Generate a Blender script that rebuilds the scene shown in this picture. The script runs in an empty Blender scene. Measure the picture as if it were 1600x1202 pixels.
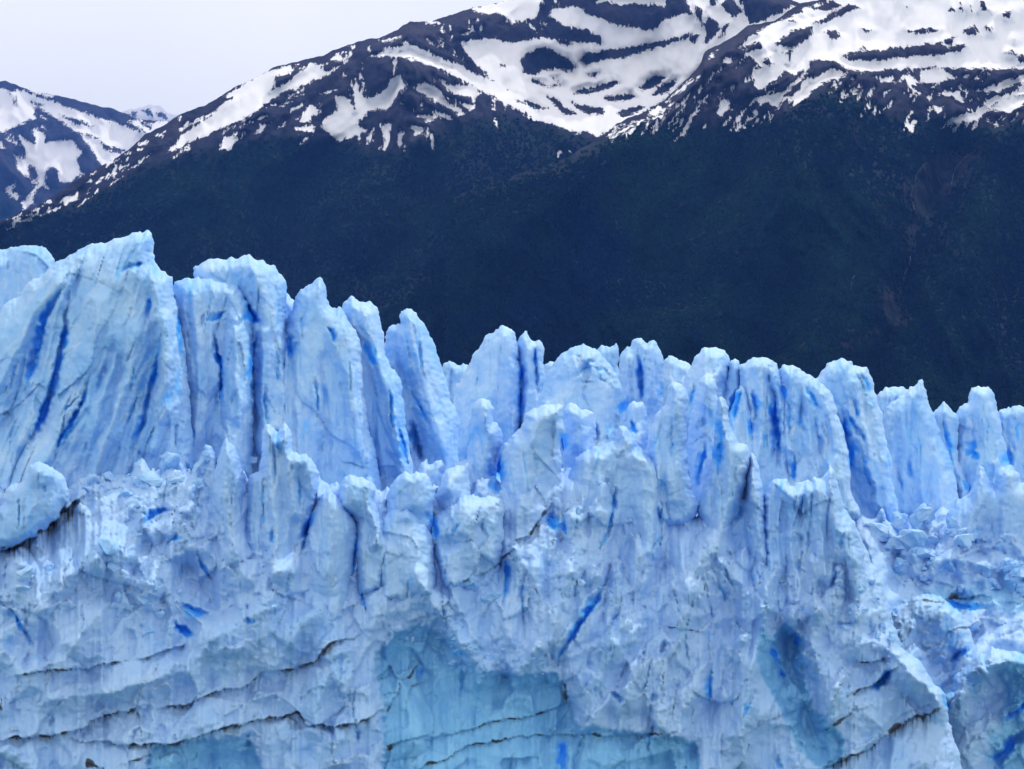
import bpy, math, random
import numpy as np
from mathutils import Vector, Matrix

random.seed(7)
C = bpy.context.scene.collection
SC = bpy.context.scene

# ---------------------------------------------------------------- camera
F = 2617.0                      # focal length in photograph pixels (1600 wide)
PITCH = math.radians(2.17)
CAM = Vector((0, 0, 45.0))
cd = bpy.data.cameras.new('camera')
cam = bpy.data.objects.new('camera', cd); C.objects.link(cam)
cam.location = CAM; cam.rotation_euler = (math.radians(90) + PITCH, 0, 0)
cd.sensor_width = 36; cd.lens = 36 * F / 1600
cd.clip_start = 1; cd.clip_end = 80000
SC.camera = cam
# ---------------------------------------------------------------- sky, sun, exposure
SUN_EL, SUN_AZ = math.radians(50), math.radians(28)     # sun stands behind the glacier, a little to the right
W = bpy.data.worlds.new('World'); SC.world = W; W.use_nodes = True
nt = W.node_tree; nt.nodes.clear()
sky = nt.nodes.new('ShaderNodeTexSky'); sky.sky_type = 'NISHITA'; sky.sun_disc = False
sky.sun_elevation = SUN_EL; sky.sun_rotation = SUN_AZ; sky.air_density = 1.6; sky.dust_density = 1.5; sky.altitude = 200
tc = nt.nodes.new('ShaderNodeTexCoord')
cn = nt.nodes.new('ShaderNodeTexNoise'); cn.inputs['Scale'].default_value = 2.2; cn.inputs['Detail'].default_value = 6
cr = nt.nodes.new('ShaderNodeMapRange'); cr.inputs['From Min'].default_value = .3; cr.inputs['From Max'].default_value = .7
cr.inputs['To Min'].default_value = .50; cr.inputs['To Max'].default_value = .72
mx = nt.nodes.new('ShaderNodeMix'); mx.data_type = 'RGBA'
mx.inputs['B'].default_value = (15.6, 14.5, 13.2, 1)
bg = nt.nodes.new('ShaderNodeBackground'); bg.inputs['Strength'].default_value = .12
wo = nt.nodes.new('ShaderNodeOutputWorld')
nt.links.new(tc.outputs['Generated'], cn.inputs['Vector']); nt.links.new(cn.outputs['Fac'], cr.inputs['Value'])
nt.links.new(cr.outputs['Result'], mx.inputs['Factor']); nt.links.new(sky.outputs['Color'], mx.inputs['A'])
nt.links.new(mx.outputs['Result'], bg.inputs['Color']); nt.links.new(bg.outputs['Background'], wo.inputs['Surface'])
sl = bpy.data.lights.new('sun', 'SUN'); sl.energy = 2.2; sl.angle = math.radians(.8); sl.color = (1, .96, .9)
sun = bpy.data.objects.new('sun', sl); C.objects.link(sun); sun.location = (200, 300, 400)
sd = Vector((math.sin(SUN_AZ) * math.cos(SUN_EL), math.cos(SUN_AZ) * math.cos(SUN_EL), math.sin(SUN_EL)))
sun.rotation_euler = sd.to_track_quat('Z', 'Y').to_euler()
SC.view_settings.view_transform = 'Standard'; SC.view_settings.look = 'None'
SC.view_settings.exposure = 0.0; SC.view_settings.gamma = 1.0
SC.cycles.diffuse_bounces = 6; SC.cycles.max_bounces = 8; SC.cycles.volume_bounces = 0

# ---------------------------------------------------------------- noise
RS = np.random.RandomState(11)
PERM = np.concatenate([RS.permutation(256)] * 3)
ANG = RS.rand(256) * 2 * np.pi
GX, GY = np.cos(ANG), np.sin(ANG)
RJ = RS.rand(256, 4)
def perlin(x, y, seed=0):
    x = x + seed * 37.13; y = y + seed * 17.71
    xi = np.floor(x).astype(int); yi = np.floor(y).astype(int)
    xf = x - xi; yf = y - yi; xi &= 255; yi &= 255
    u = xf * xf * xf * (xf * (xf * 6 - 15) + 10); v = yf * yf * yf * (yf * (yf * 6 - 15) + 10)
    def g(ix, iy, fx, fy):
        h = PERM[PERM[ix & 255] + (iy & 255)]
        return GX[h] * fx + GY[h] * fy
    a = g(xi, yi, xf, yf); b = g(xi + 1, yi, xf - 1, yf); c = g(xi, yi + 1, xf, yf - 1); d = g(xi + 1, yi + 1, xf - 1, yf - 1)
    return 1.5 * ((a + u * (b - a)) * (1 - v) + (c + u * (d - c)) * v)
def fbm(x, y, seed=0, octs=4, gain=.5):
    s = 0; a = 1
    for o in range(octs):
        s = s + a * perlin(x, y, seed + o * 3.1); x = x * 2.03; y = y * 2.03; a *= gain
    return s
def ridged(x, y, seed=0, octs=4, gain=.5):
    s = 0; a = 1
    for o in range(octs):
        s = s + a * (1 - 2.2 * np.abs(perlin(x, y, seed + o * 5.3))); x = x * 2.07; y = y * 2.07; a *= gain
    return s
def cells(x, y, seed=0):
    """nearest cell distance, second distance and that cell's four random numbers"""
    x = x + seed * 13.7; y = y + seed * 7.9
    xi = np.floor(x).astype(int); yi = np.floor(y).astype(int)
    d1 = np.full(x.shape, 9.); d2 = np.full(x.shape, 9.); id1 = np.zeros(x.shape, int); dx1 = np.zeros(x.shape); dy1 = np.zeros(x.shape)
    for i in (-1, 0, 1):
        for j in (-1, 0, 1):
            h = PERM[PERM[(xi + i) & 255] + ((yi + j) & 255)]
            ex = x - (xi + i + RJ[h, 0]); ey = y - (yi + j + RJ[h, 1])
            d = np.sqrt(ex * ex + ey * ey)
            n = d < d1
            d2 = np.where(n, d1, np.minimum(d2, d)); d1 = np.where(n, d, d1)
            id1 = np.where(n, h, id1); dx1 = np.where(n, ex, dx1); dy1 = np.where(n, ey, dy1)
    return d1, d2, id1, dx1, dy1
def facets(x, y, seed=0, steps=.35):
    d1, d2, h, ex, ey = cells(x, y, seed)
    e = np.clip((d2 - d1) * 5, 0, 1)
    return (ex * (RJ[h, 2] - .5) * 2 + ey * (RJ[h, 3] - .5) * 2 + (RJ[h, 0] - .5) * steps) * (.35 + .65 * e)
def sstep(a, b, x):
    t = np.clip((x - a) / (b - a), 0, 1); return t * t * (3 - 2 * t)

CP, SP = math.cos(PITCH), math.sin(PITCH)
def unproject(px, py, D):
    """point at ground distance D metres seen at photograph pixel px, py"""
    u = (px - 800) / F; v = (601 - py) / F
    y = CP - v * SP; z = SP + v * CP
    return u * D / y, D + 0 * px, CAM.z + z * D / y

def seg_dist(px, py, pts, vert=False):
    """distance to a polyline, and the fraction of the way along it"""
    best = np.full(px.shape, 1e9); tt = np.zeros(px.shape); side = np.zeros(px.shape); n = len(pts) - 1
    for k in range(n):
        (ax, ay), (bx, by) = pts[k], pts[k + 1]
        dx, dy = bx - ax, by - ay; L = dx * dx + dy * dy + 1e-9
        t = np.clip(((px - ax) * dx + (py - ay) * dy) / L, 0, 1)
        d = np.hypot(px - ax - t * dx, py - ay - t * dy)
        m = d < best; best = np.where(m, d, best); tt = np.where(m, (k + t) / n, tt)
        cs = ((py - ay) * dx - (px - ax) * dy) / math.sqrt(L)
        side = np.where(m, cs * ((1 if dx >= 0 else -1) if not vert else (-1 if dy >= 0 else 1)), side)
    return best, tt, side
def poly_sdf(px, py, poly):
    """positive inside"""
    n = len(poly); best = np.full(px.shape, 1e9); ins = np.zeros(px.shape, bool)
    for k in range(n):
        (ax, ay), (bx, by) = poly[k], poly[(k + 1) % n]
        dx, dy = bx - ax, by - ay; L = dx * dx + dy * dy + 1e-9
        t = np.clip(((px - ax) * dx + (py - ay) * dy) / L, 0, 1)
        best = np.minimum(best, np.hypot(px - ax - t * dx, py - ay - t * dy))
        c = ((ay > py) != (by > py)) & (px < dx * (py - ay) / (dy if dy else 1e-9) + ax)
        ins ^= c
    return np.where(ins, best, -best)
def P(s):
    """'x,y x,y ...' -> list of points"""
    return [tuple(float(q) for q in t.split(',')) for t in s.split()]

# ---------------------------------------------------------------- materials
def new_mat(name):
    m = bpy.data.materials.new(name); m.use_nodes = True
    t = m.node_tree; t.nodes.clear()
    return m, t
class NB:
    def __init__(s, t): s.t = t
    def n(s, typ, **kw):
        nd = s.t.nodes.new(typ)
        for k, v in kw.items():
            if k.startswith('i_'):
                nm = k[2:].replace('_', ' ')
                nd.inputs[nm].default_value = v
            else: setattr(nd, k, v)
        return nd
    def l(s, a, b): s.t.links.new(a, b)
    def math(s, op, a, b=None, c=None):
        nd = s.t.nodes.new('ShaderNodeMath'); nd.operation = op
        for i, q in enumerate((a, b, c)):
            if q is None: continue
            if isinstance(q, (int, float)): nd.inputs[i].default_value = q
            else: s.l(q, nd.inputs[i])
        return nd.outputs[0]
    def noise(s, vec, scale, detail=4, rough=.55, dist=0):
        nd = s.n('ShaderNodeTexNoise'); nd.inputs['Scale'].default_value = scale; nd.inputs['Detail'].default_value = detail
        nd.inputs['Roughness'].default_value = rough; nd.inputs['Distortion'].default_value = dist
        s.l(vec, nd.inputs['Vector']); return nd.outputs['Fac']
    def ramp(s, v, lo, hi, a=0., b=1.):
        nd = s.n('ShaderNodeMapRange'); nd.interpolation_type = 'SMOOTHSTEP'
        for k, q in (('From Min', lo), ('From Max', hi), ('To Min', a), ('To Max', b)): nd.inputs[k].default_value = q
        s.l(v, nd.inputs['Value']); return nd.outputs['Result']
    def mix(s, f, a, b):
        nd = s.n('ShaderNodeMix', data_type='RGBA')
        for k, q in (('Factor', f), ('A', a), ('B', b)):
            if isinstance(q, (int, float)): nd.inputs[k].default_value = q
            elif isinstance(q, tuple): nd.inputs[k].default_value = (*q, 1)
            else: s.l(q, nd.inputs[k])
        return nd.outputs['Result']
    def map(s, vec, sc):
        nd = s.n('ShaderNodeMapping'); nd.inputs['Scale'].default_value = sc; s.l(vec, nd.inputs['Vector']); return nd.outputs['Vector']

def ice_material(name='glacier_ice', crushed=0.):
    m, t = new_mat(name); b = NB(t)
    geo = b.n('ShaderNodeNewGeometry'); pos = geo.outputs['Position']
    att = b.n('ShaderNodeAttribute', attribute_name='m')
    sep = b.n('ShaderNodeSeparateColor'); b.l(att.outputs['Color'], sep.inputs['Color'])
    blue, dirt, clean = sep.outputs
    n_big = b.noise(pos, .09, 5, .6)
    n_mid = b.noise(pos, .8, 6, .65)
    n_var = b.noise(b.map(pos, (1, 1, .45)), .33, 5, .6, .4)
    n_fine = b.noise(pos, 4.5, 5, .7)
    streak = b.noise(b.map(pos, (1.6, 1.6, .22)), 1.0, 5, .6)
    base = b.mix(b.ramp(n_big, .35, .65), (.255, .50, .855), (.42, .64, .885))
    base = b.mix(b.ramp(streak, .4, .75, 0, .15), base, (.26, .525, .875))
    base = b.mix(b.ramp(n_mid, .45, .75, 0, .4), base, (.62, .755, .905))
    base = b.mix(b.ramp(n_var, .38, .68, 0, .6 - .35 * crushed), base, (.235, .515, .87))
    if crushed: base = b.mix(b.ramp(n_big, .3, .6, .30 * crushed, .72 * crushed), base, (.36, .565, .865))      # crushed, grit-bearing surface
    # clean, bubble-free ice
    cf = b.math('ADD', clean, b.math('MULTIPLY', b.math('SUBTRACT', n_mid, .5), .9))
    cf = b.ramp(cf, .35, .75)
    ccol = b.mix(b.ramp(n_var, .35, .65), (.20, .50, .79), (.14, .41, .72))
    base = b.mix(b.math('MULTIPLY', cf, .9), base, ccol)
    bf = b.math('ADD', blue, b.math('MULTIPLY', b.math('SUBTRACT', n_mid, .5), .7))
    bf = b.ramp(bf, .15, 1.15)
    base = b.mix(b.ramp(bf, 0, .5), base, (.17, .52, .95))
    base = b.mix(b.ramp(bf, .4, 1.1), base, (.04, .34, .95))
    # scattered grit, dirt bands, other dark strokes and the cavity's painted shade
    gr = b.ramp(b.math('ADD', b.noise(pos, 2.1, 6, .75), b.math('MULTIPLY', n_big, .35)), .95, 1.05, 0, .45)
    base = b.mix(gr, base, (.24, .25, .30))
    dd = b.math('MULTIPLY', dirt, b.math('ADD', .35, b.math('MULTIPLY', b.math('ADD', n_fine, streak), .75)))
    base = b.mix(b.ramp(dd, .30, .85, 0, .93), base, (.045, .04, .05))
    bs = b.n('ShaderNodeBsdfPrincipled')
    b.l(base, bs.inputs['Base Color'])
    b.l(b.ramp(bf, 0, 1, .62, .35), bs.inputs['Roughness'])
    bs.inputs['IOR'].default_value = 1.31;  bs.inputs['Specular IOR Level'].default_value = .4
    h = b.math('ADD', b.math('MULTIPLY', n_mid, .55), b.math('MULTIPLY', n_fine, .16))
    h = b.math('ADD', h, b.math('MULTIPLY', streak, .10))
    h = b.math('ADD', h, b.math('MULTIPLY', b.noise(pos, 14, 4, .7), .05))
    bu = b.n('ShaderNodeBump'); bu.inputs['Strength'].default_value = .5; bu.inputs['Distance'].default_value = .5
    b.l(h, bu.inputs['Height']); b.l(bu.outputs['Normal'], bs.inputs['Normal'])
    o = b.n('ShaderNodeOutputMaterial'); b.l(bs.outputs[0], o.inputs['Surface'])
    return m
ICE = ice_material(); CRUSHED = ice_material('crushed_ice', 1.); SNOWY = ice_material('snowy_ice', .55)

def mountain_material():
    """m: R snow distance field, G tree cover distance field, B bare scree; 0.5 is the edge"""
    m, t = new_mat('mountain_ground'); b = NB(t)
    geo = b.n('ShaderNodeNewGeometry'); pos = geo.outputs['Position']
    att = b.n('ShaderNodeAttribute', attribute_name='m')
    sep = b.n('ShaderNodeSeparateColor'); b.l(att.outputs['Color'], sep.inputs['Color'])
    snow, tree, scree = sep.outputs
    slope = b.map(pos, (1, .35, .8))
    n1 = b.noise(pos, .035, 6, .65); n2 = b.noise(slope, .16, 5, .7); n3 = b.noise(pos, .008, 5, .6)
    rock = b.mix(b.ramp(n1, .35, .65), (.018, .022, .046), (.044, .046, .076))
    rock = b.mix(b.ramp(n3, .45, .65, 0, .6), rock, (.060, .053, .074))
    rock = b.mix(b.ramp(n2, .4, .7, 0, .5), rock, (.008, .010, .026))
    grn = b.mix(b.ramp(n3, .35, .65), (.004, .011, .022), (.008, .026, .022))
    grn = b.mix(b.ramp(n2, .4, .65, 0, .7), grn, (.004, .010, .018))
    n4 = b.noise(slope, .45, 3, .6)
    jit = b.math('MULTIPLY', b.math('SUBTRACT', b.math('ADD', n1, b.math('ADD', b.math('MULTIPLY', n2, .8), b.math('MULTIPLY', n4, .3))), 1.05), .62)
    tf = b.ramp(b.math('ADD', tree, jit), .40, .66)
    col = b.mix(tf, rock, grn)
    scf = b.ramp(b.math('ADD', scree, b.math('MULTIPLY', jit, 1.2)), .48, .60, 0, .55)
    scf = b.math('MULTIPLY', scf, b.ramp(b.noise(b.map(pos, (1, .12, .2)), .09, 5, .7, .5), .42, .62))
    col = b.mix(scf, col, (.070, .062, .090))
    rill = b.noise(b.map(pos, (1, .16, .22)), .16, 5, .7, .6)
    rill2 = b.noise(b.map(pos, (.35, 1, .8)), .085, 5, .7, .4)
    sj = b.math('ADD', b.math('MULTIPLY', jit, .36), b.math('MULTIPLY', b.math('SUBTRACT', rill, .5), .40))
    sj = b.math('ADD', sj, b.math('MULTIPLY', b.math('SUBTRACT', rill2, .5), .12))
    sf = b.ramp(b.math('ADD', snow, sj), .484, .500)
    sn = b.mix(b.ramp(n3, .4, .6), (.92, .93, .94), (.90, .91, .93))
    col = b.mix(sf, col, sn)
    bs = b.n('ShaderNodeBsdfPrincipled'); b.l(col, bs.inputs['Base Color']); bs.inputs['Roughness'].default_value = .9
    bs.inputs['Specular IOR Level'].default_value = .05
    hh = b.math('ADD', b.math('MULTIPLY', n1, 14.), b.math('MULTIPLY', n2, 4.))
    hh = b.math('MULTIPLY', hh, b.math('SUBTRACT', 1., b.math('MULTIPLY', sf, .9)))
    bu = b.n('ShaderNodeBump'); bu.inputs['Strength'].default_value = .8; bu.inputs['Distance'].default_value = 1.
    b.l(hh, bu.inputs['Height']); b.l(bu.outputs['Normal'], bs.inputs['Normal'])
    o = b.n('ShaderNodeOutputMaterial'); b.l(bs.outputs[0], o.inputs['Surface'])
    return m
ROCK = mountain_material()
def plain(name, c, rough=.8, bump=0, scale=1.):
    m, t = new_mat(name); b = NB(t)
    geo = b.n('ShaderNodeNewGeometry'); n = b.noise(geo.outputs['Position'], scale, 5, .6)
    bs = b.n('ShaderNodeBsdfPrincipled'); b.l(b.mix(b.ramp(n, .3, .7), tuple(q * .7 for q in c), tuple(min(1, q * 1.25) for q in c)), bs.inputs['Base Color'])
    bs.inputs['Roughness'].default_value = rough; bs.inputs['Specular IOR Level'].default_value = .2
    if bump:
        bu = b.n('ShaderNodeBump'); bu.inputs['Distance'].default_value = bump; b.l(n, bu.inputs['Height']); b.l(bu.outputs['Normal'], bs.inputs['Normal'])
    o = b.n('ShaderNodeOutputMaterial'); b.l(bs.outputs[0], o.inputs['Surface'])
    return m

# ---------------------------------------------------------------- mesh from arrays
def link_mesh(name, verts, faces, mat, attr=None, origin=None, smooth=True):
    me = bpy.data.meshes.new(name)
    v = np.asarray(verts, dtype=np.float32).copy(); f = np.asarray(faces, dtype=np.int32)
    if origin is not None: v -= np.array(origin, dtype=np.float32)
    k = f.shape[1]
    me.vertices.add(len(v)); me.vertices.foreach_set('co', v.ravel())
    me.loops.add(f.size); me.loops.foreach_set('vertex_index', f.ravel())
    me.polygons.add(len(f)); me.polygons.foreach_set('loop_start', np.arange(0, f.size, k, dtype=np.int32))
    me.polygons.foreach_set('use_smooth', np.full(len(f), smooth))
    me.update(calc_edges=True)
    if attr is not None:
        a = me.attributes.new('m', 'FLOAT_COLOR', 'POINT')
        a.data.foreach_set('color', np.concatenate([attr, np.ones((len(v), 1))], 1).astype(np.float32).ravel())
    me.materials.append(mat)
    o = bpy.data.objects.new(name, me); C.objects.link(o)
    if origin is not None: o.location = origin
    return o
def tag(o, label=None, cat=None, group=None, kind=None):
    if label: o['label'] = label
    if cat: o['category'] = cat
    if group: o['group'] = group
    if kind: o['kind'] = kind
    return o

# ---------------------------------------------------------------- what is cut into the ice
# cracks: points, half width in px, depth in metres
CRACKS = [(P(a), w, d) for a, w, d in [
 ('106,441 93,459 79,478 70,508 63,536 54,567 45,602 37,627', 5, 2.2),
 ('108,458 101,494 99,522 93,553 84,588 73,630 63,655 51,683 42,707', 5, 3.),
 ('138,585 129,627 115,655 94,683 80,728', 3.2, 2.),
 ('126,612 104,640 99,668 85,700', 2, 1.2), ('257,505 250,550 241,585 234,620 227,651 213,686 198,735', 4, 2.),
 ('220,602 210,637 192,676', 2.2, 1.), ('238,459 234,480 229,499', 4, 1.2), ('189,422 210,415 224,412', 4, 1.4),
 ('232,408 240,420 250,438', 4, 1.4), ('276,480 278,532 283,585', 4, 1.2), ('292,510 296,535 300,555', 2, .8),
 ('276,655 271,704', 2, 1.), ('304,662 302,686', 1.7, .8), ('240,665 227,707', 2, .9), ('213,560 206,590 199,620', 2.4, .8),
 ('323,504 338,497 352,487', 3, 1.2), ('334,515 344,560 347,590 349,640', 3.5, 2.6),
 ('383,462 392,490 406,506', 6, 2.), ('404,511 395,550 394,600 390,632', 3.6, 1.6), ('429,543 433,580 431,600', 2.5, .9),
 ('447,515 451,540 453,566', 5, 2.6), ('492,588 493,620 496,657', 2.6, 1.1), ('513,508 518,522 526,536', 3.6, 1.5),
 ('570,530 577,552 586,580', 7, 1.0), ('606,603 612,645 619,684', 3.2, 2.), ('585,596 587,629', 2, .7), ('590,712 591,752', 1.6, .8),
 ('622,655 631,697 639,737', 4.5, 4.), ('643,655 652,697 662,720', 5.5, 4.), ('641,610 659,638 671,668', 3.5, 1.5),
 ('532,720 555,724 575,733', 2.5, .8), ('813,548 811,592 813,627 808,673', 3.6, 3.5), ('836,538 839,575 840,620', 3.2, 2.6),
 ('787,708 780,750 776,776', 8, 3.), ('873,670 879,690 884,706', 5.5, 2.6), ('931,663 933,696', 4.5, 2.6),
 ('998,554 1001,590 1001,626', 3.6, 3.), ('1036,585 1034,625', 2.6, 1.6), ('966,625 975,650', 9, 2.),
 ('988,655 994,680', 5, 1.8), ('1117,622 1123,653 1129,686 1126,720 1115,757', 6, 2.2), ('1103,690 1096,733 1090,766', 4, 1.4),
 ('1098,652 1096,672', 3.2, .9), ('1163,604 1151,630 1146,668', 5.5, 3.4), ('1176,608 1181,636 1178,662', 3.6, 2.),
 ('1201,588 1211,626 1213,670 1216,706 1218,735', 4.4, 2.8), ('1222,598 1228,630', 5, 1.6), ('1195,670 1196,712', 2.6, 1.2),
 ('1250,624 1251,675', 2.8, 1.3), ('1238,695 1243,733 1243,756', 3, 1.6), ('1258,602 1270,623 1282,638', 4, 1.2),
 ('1286,660 1290,688', 2, .8), ('1291,648 1297,664', 1.7, .8), ('1314,640 1323,676 1328,710 1331,752', 4.5, 2.2),
 ('1321,642 1340,666 1352,694', 4, 1.6), ('1332,622 1342,658', 3, 1.2), ('1344,704 1356,740 1366,776', 3, 1.2),
 ('1344,583 1358,612 1369,648', 4, 1.4), ('1420,718 1426,750', 3, 1.2), ('1403,736 1411,772', 2, .8), ('1473,660 1481,693 1489,735', 4.5, 1.6),
 ('1519,640 1518,690', 1.6, .6), ('1505,716 1519,705 1532,722', 7, 1.5), ('1576,700 1580,735', 6, 1.5), ('1500,745 1512,768', 4, 1.5),
 ('1112,1035 1112,1082 1108,1100', 3.6, 1.6), ('1164,770 1154,800 1145,822', 3.2, 1.4), ('1160,790 1157,812', 1.6, .8),
 ('1304,878 1308,946', 2, 1.), ('1318,868 1322,892 1312,904', 1.8, .8), ('1132,880 1136,900 1148,922', 2.2, 1.), ('1120,910 1132,930 1136,945', 2, 1.),
 ('1256,770 1250,810', 2.5, 1.2), ('1320,834 1311,858', 4.5, 1.), ('1282,902 1275,930', 2, .8), ('1180,1080 1164,1122', 2.6, 1.2),
 ('1398,1043 1376,1064 1358,1078', 5, 2.5), ('1518,1012 1500,1020 1482,1032', 5.5, 2.5), ('1470,940 1500,950 1548,952', 4.5, 2.5),
 ('1605,1092 1585,1112 1565,1130', 5, 2.5), ('1612,1140 1585,1160 1566,1185 1560,1212', 8, 3.5),
 ('963,752 959,796 947,834 934,868', 3.4, 2.), ('961,871 943,917 922,955 901,984 880,1017 870,1048', 4.5, 2.4),
 ('560,905 567,934 571,960', 3, 1.6), ('554,1060 554,1120 559,1170', 1.4, .7), ('789,867 791,900 786,952', 3.6, 1.6),
 ('663,800 677,821 682,860', 4.5, 2.4), ('719,817 707,839', 2.2, 1.), ('1043,1000 1032,1032', 2.6, 1.2), ('1022,1030 997,1090', 2, 1.),
 ('1023,1082 1017,1096', 4, 1.2), ('953,1080 976,1094', 3.2, 1.5), ('1040,1048 1032,1086', 1.8, .9), ('884,1150 880,1210', 7, 1.6),
 ('1022,1128 1011,1178', 2.6, 1.), ('880,796 884,840', 3, 1.6), ('861,800 860,832', 7, 1.8), ('852,915 862,950', 1.5, .6),
 ('497,784 482,827 469,874', 4, 2.4), ('560,822 555,870 547,910', 3, 1.4), ('30,770 28,832', 2, 1.), ('280,944 300,952 330,962', 6, 1.6),
 ('272,972 290,982 308,994', 5, 1.6), ('380,968 400,974', 4, 1.), ('221,820 243,802 272,798', 5, 1.8), ('256,862 268,845 290,838', 3, 1.2),
 ('305,856 322,890 330,908', 2.6, 1.3), ('-5,925 23,962 54,1012', 3.6, 1.4), ('425,825 426,855', 2.6, 1.2), ('432,668 436,712', 3, 1.2),
 ('1008,1010 1002,1045', 1.8, .9), ('700,1010 735,1030', 5, 1.2), ('725,1052 722,1080', 3, .8), ('742,1100 738,1150', 2, .6),
 ('1214,1180 1222,1205', 3, 1.), ('1130,1140 1127,1190', 2, .8), ('1200,1000 1215,1040 1225,1070', 5, 1.5), ('1245,985 1240,1015', 5, 1.5),
 ('640,1010 660,1040 655,1070', 3, .8), ('1465,1055 1485,1110 1480,1160', 2.5, 1.2), ('1300,975 1340,975', 3, .8),
 ('1470,840 1500,845 1545,850 1575,870 1600,876', 2.6, .9), ('1560,850 1578,885', 2.2, .8), ('1525,820 1527,850', 2, .8),
 ('893,590 905,585 915,575 925,572', 2.4, 1.), ('925,572 935,580 945,578 958,592', 2.2, 1.), ('915,575 920,566 934,562', 2, .8), ('905,585 912,596 927,597', 2, .8), ('935,580 938,592 950,598', 2, .8), ('880,560 892,552 905,556 910,566', 2, .8), ('700,870 690,930 700,990', 1.6, .8), ('830,870 815,930 822,1000', 1.8, .9), ('975,900 965,960 945,1010', 1.8, .9), ('1085,930 1070,1000 1080,1060', 1.8, .9), ('1225,880 1215,940 1222,990', 2, 1.), ('1255,850 1248,910', 2, 1.), ('1030,760 1033,830 1028,880', 2, .9), ('905,770 898,840', 1.8, .8), ('835,700 838,760', 1.4, .5), ('1095,880 1110,960 1105,1040', 2, .9), ('1150,1040 1145,1120', 2, .8), ('1060,1060 1050,1130', 1.8, .8), ('870,880 880,940', 1.5, .6), ('410,700 412,780 408,850', 2, .9), ('470,740 468,800', 2, .8), ('360,740 362,830', 1.6, .6), ('120,850 100,900 104,940', 1.6, .6), ('480,1040 470,1100', 1.4, .5), ('1345,900 1340,960', 1.8, .8), ('1170,620 1172,700', 3, 1.4), ('1232,620 1234,690', 3, 1.4), ('1275,640 1284,720', 2.6, 1.), ('1386,690 1392,770', 2.6, 1.), ('1436,680 1440,740', 2, .7), ('1540,650 1544,700', 2.2, .8), ('1590,650 1588,700', 3, 1.), ('1083,590 1078,640', 2.4, 1.), ('1052,640 1050,720', 2, .8), ('478,470 470,540', 2, .7), ('545,560 548,620', 2, .7), ('655,530 662,590', 2.4, .9), ('748,570 742,640', 1.8, .6), ('340,600 338,660', 2, .8), ('415,600 418,680', 2.4, .9), ('165,560 150,620', 2.2, .8), ('30,560 10,620', 2.2, .8), ('1050,900 1060,960 1052,1000', 1.8, .8), ('1180,860 1176,900 1184,940', 2, .9), ('1230,860 1224,920', 2, .9), ('1268,820 1262,870', 2.2, .9),
 ('1150,960 1155,1010', 2, .9), ('905,900 895,940', 1.6, .6), ('640,900 636,940', 1.6, .6), ('1360,740 1362,790', 1.5, .6),
]]
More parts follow.
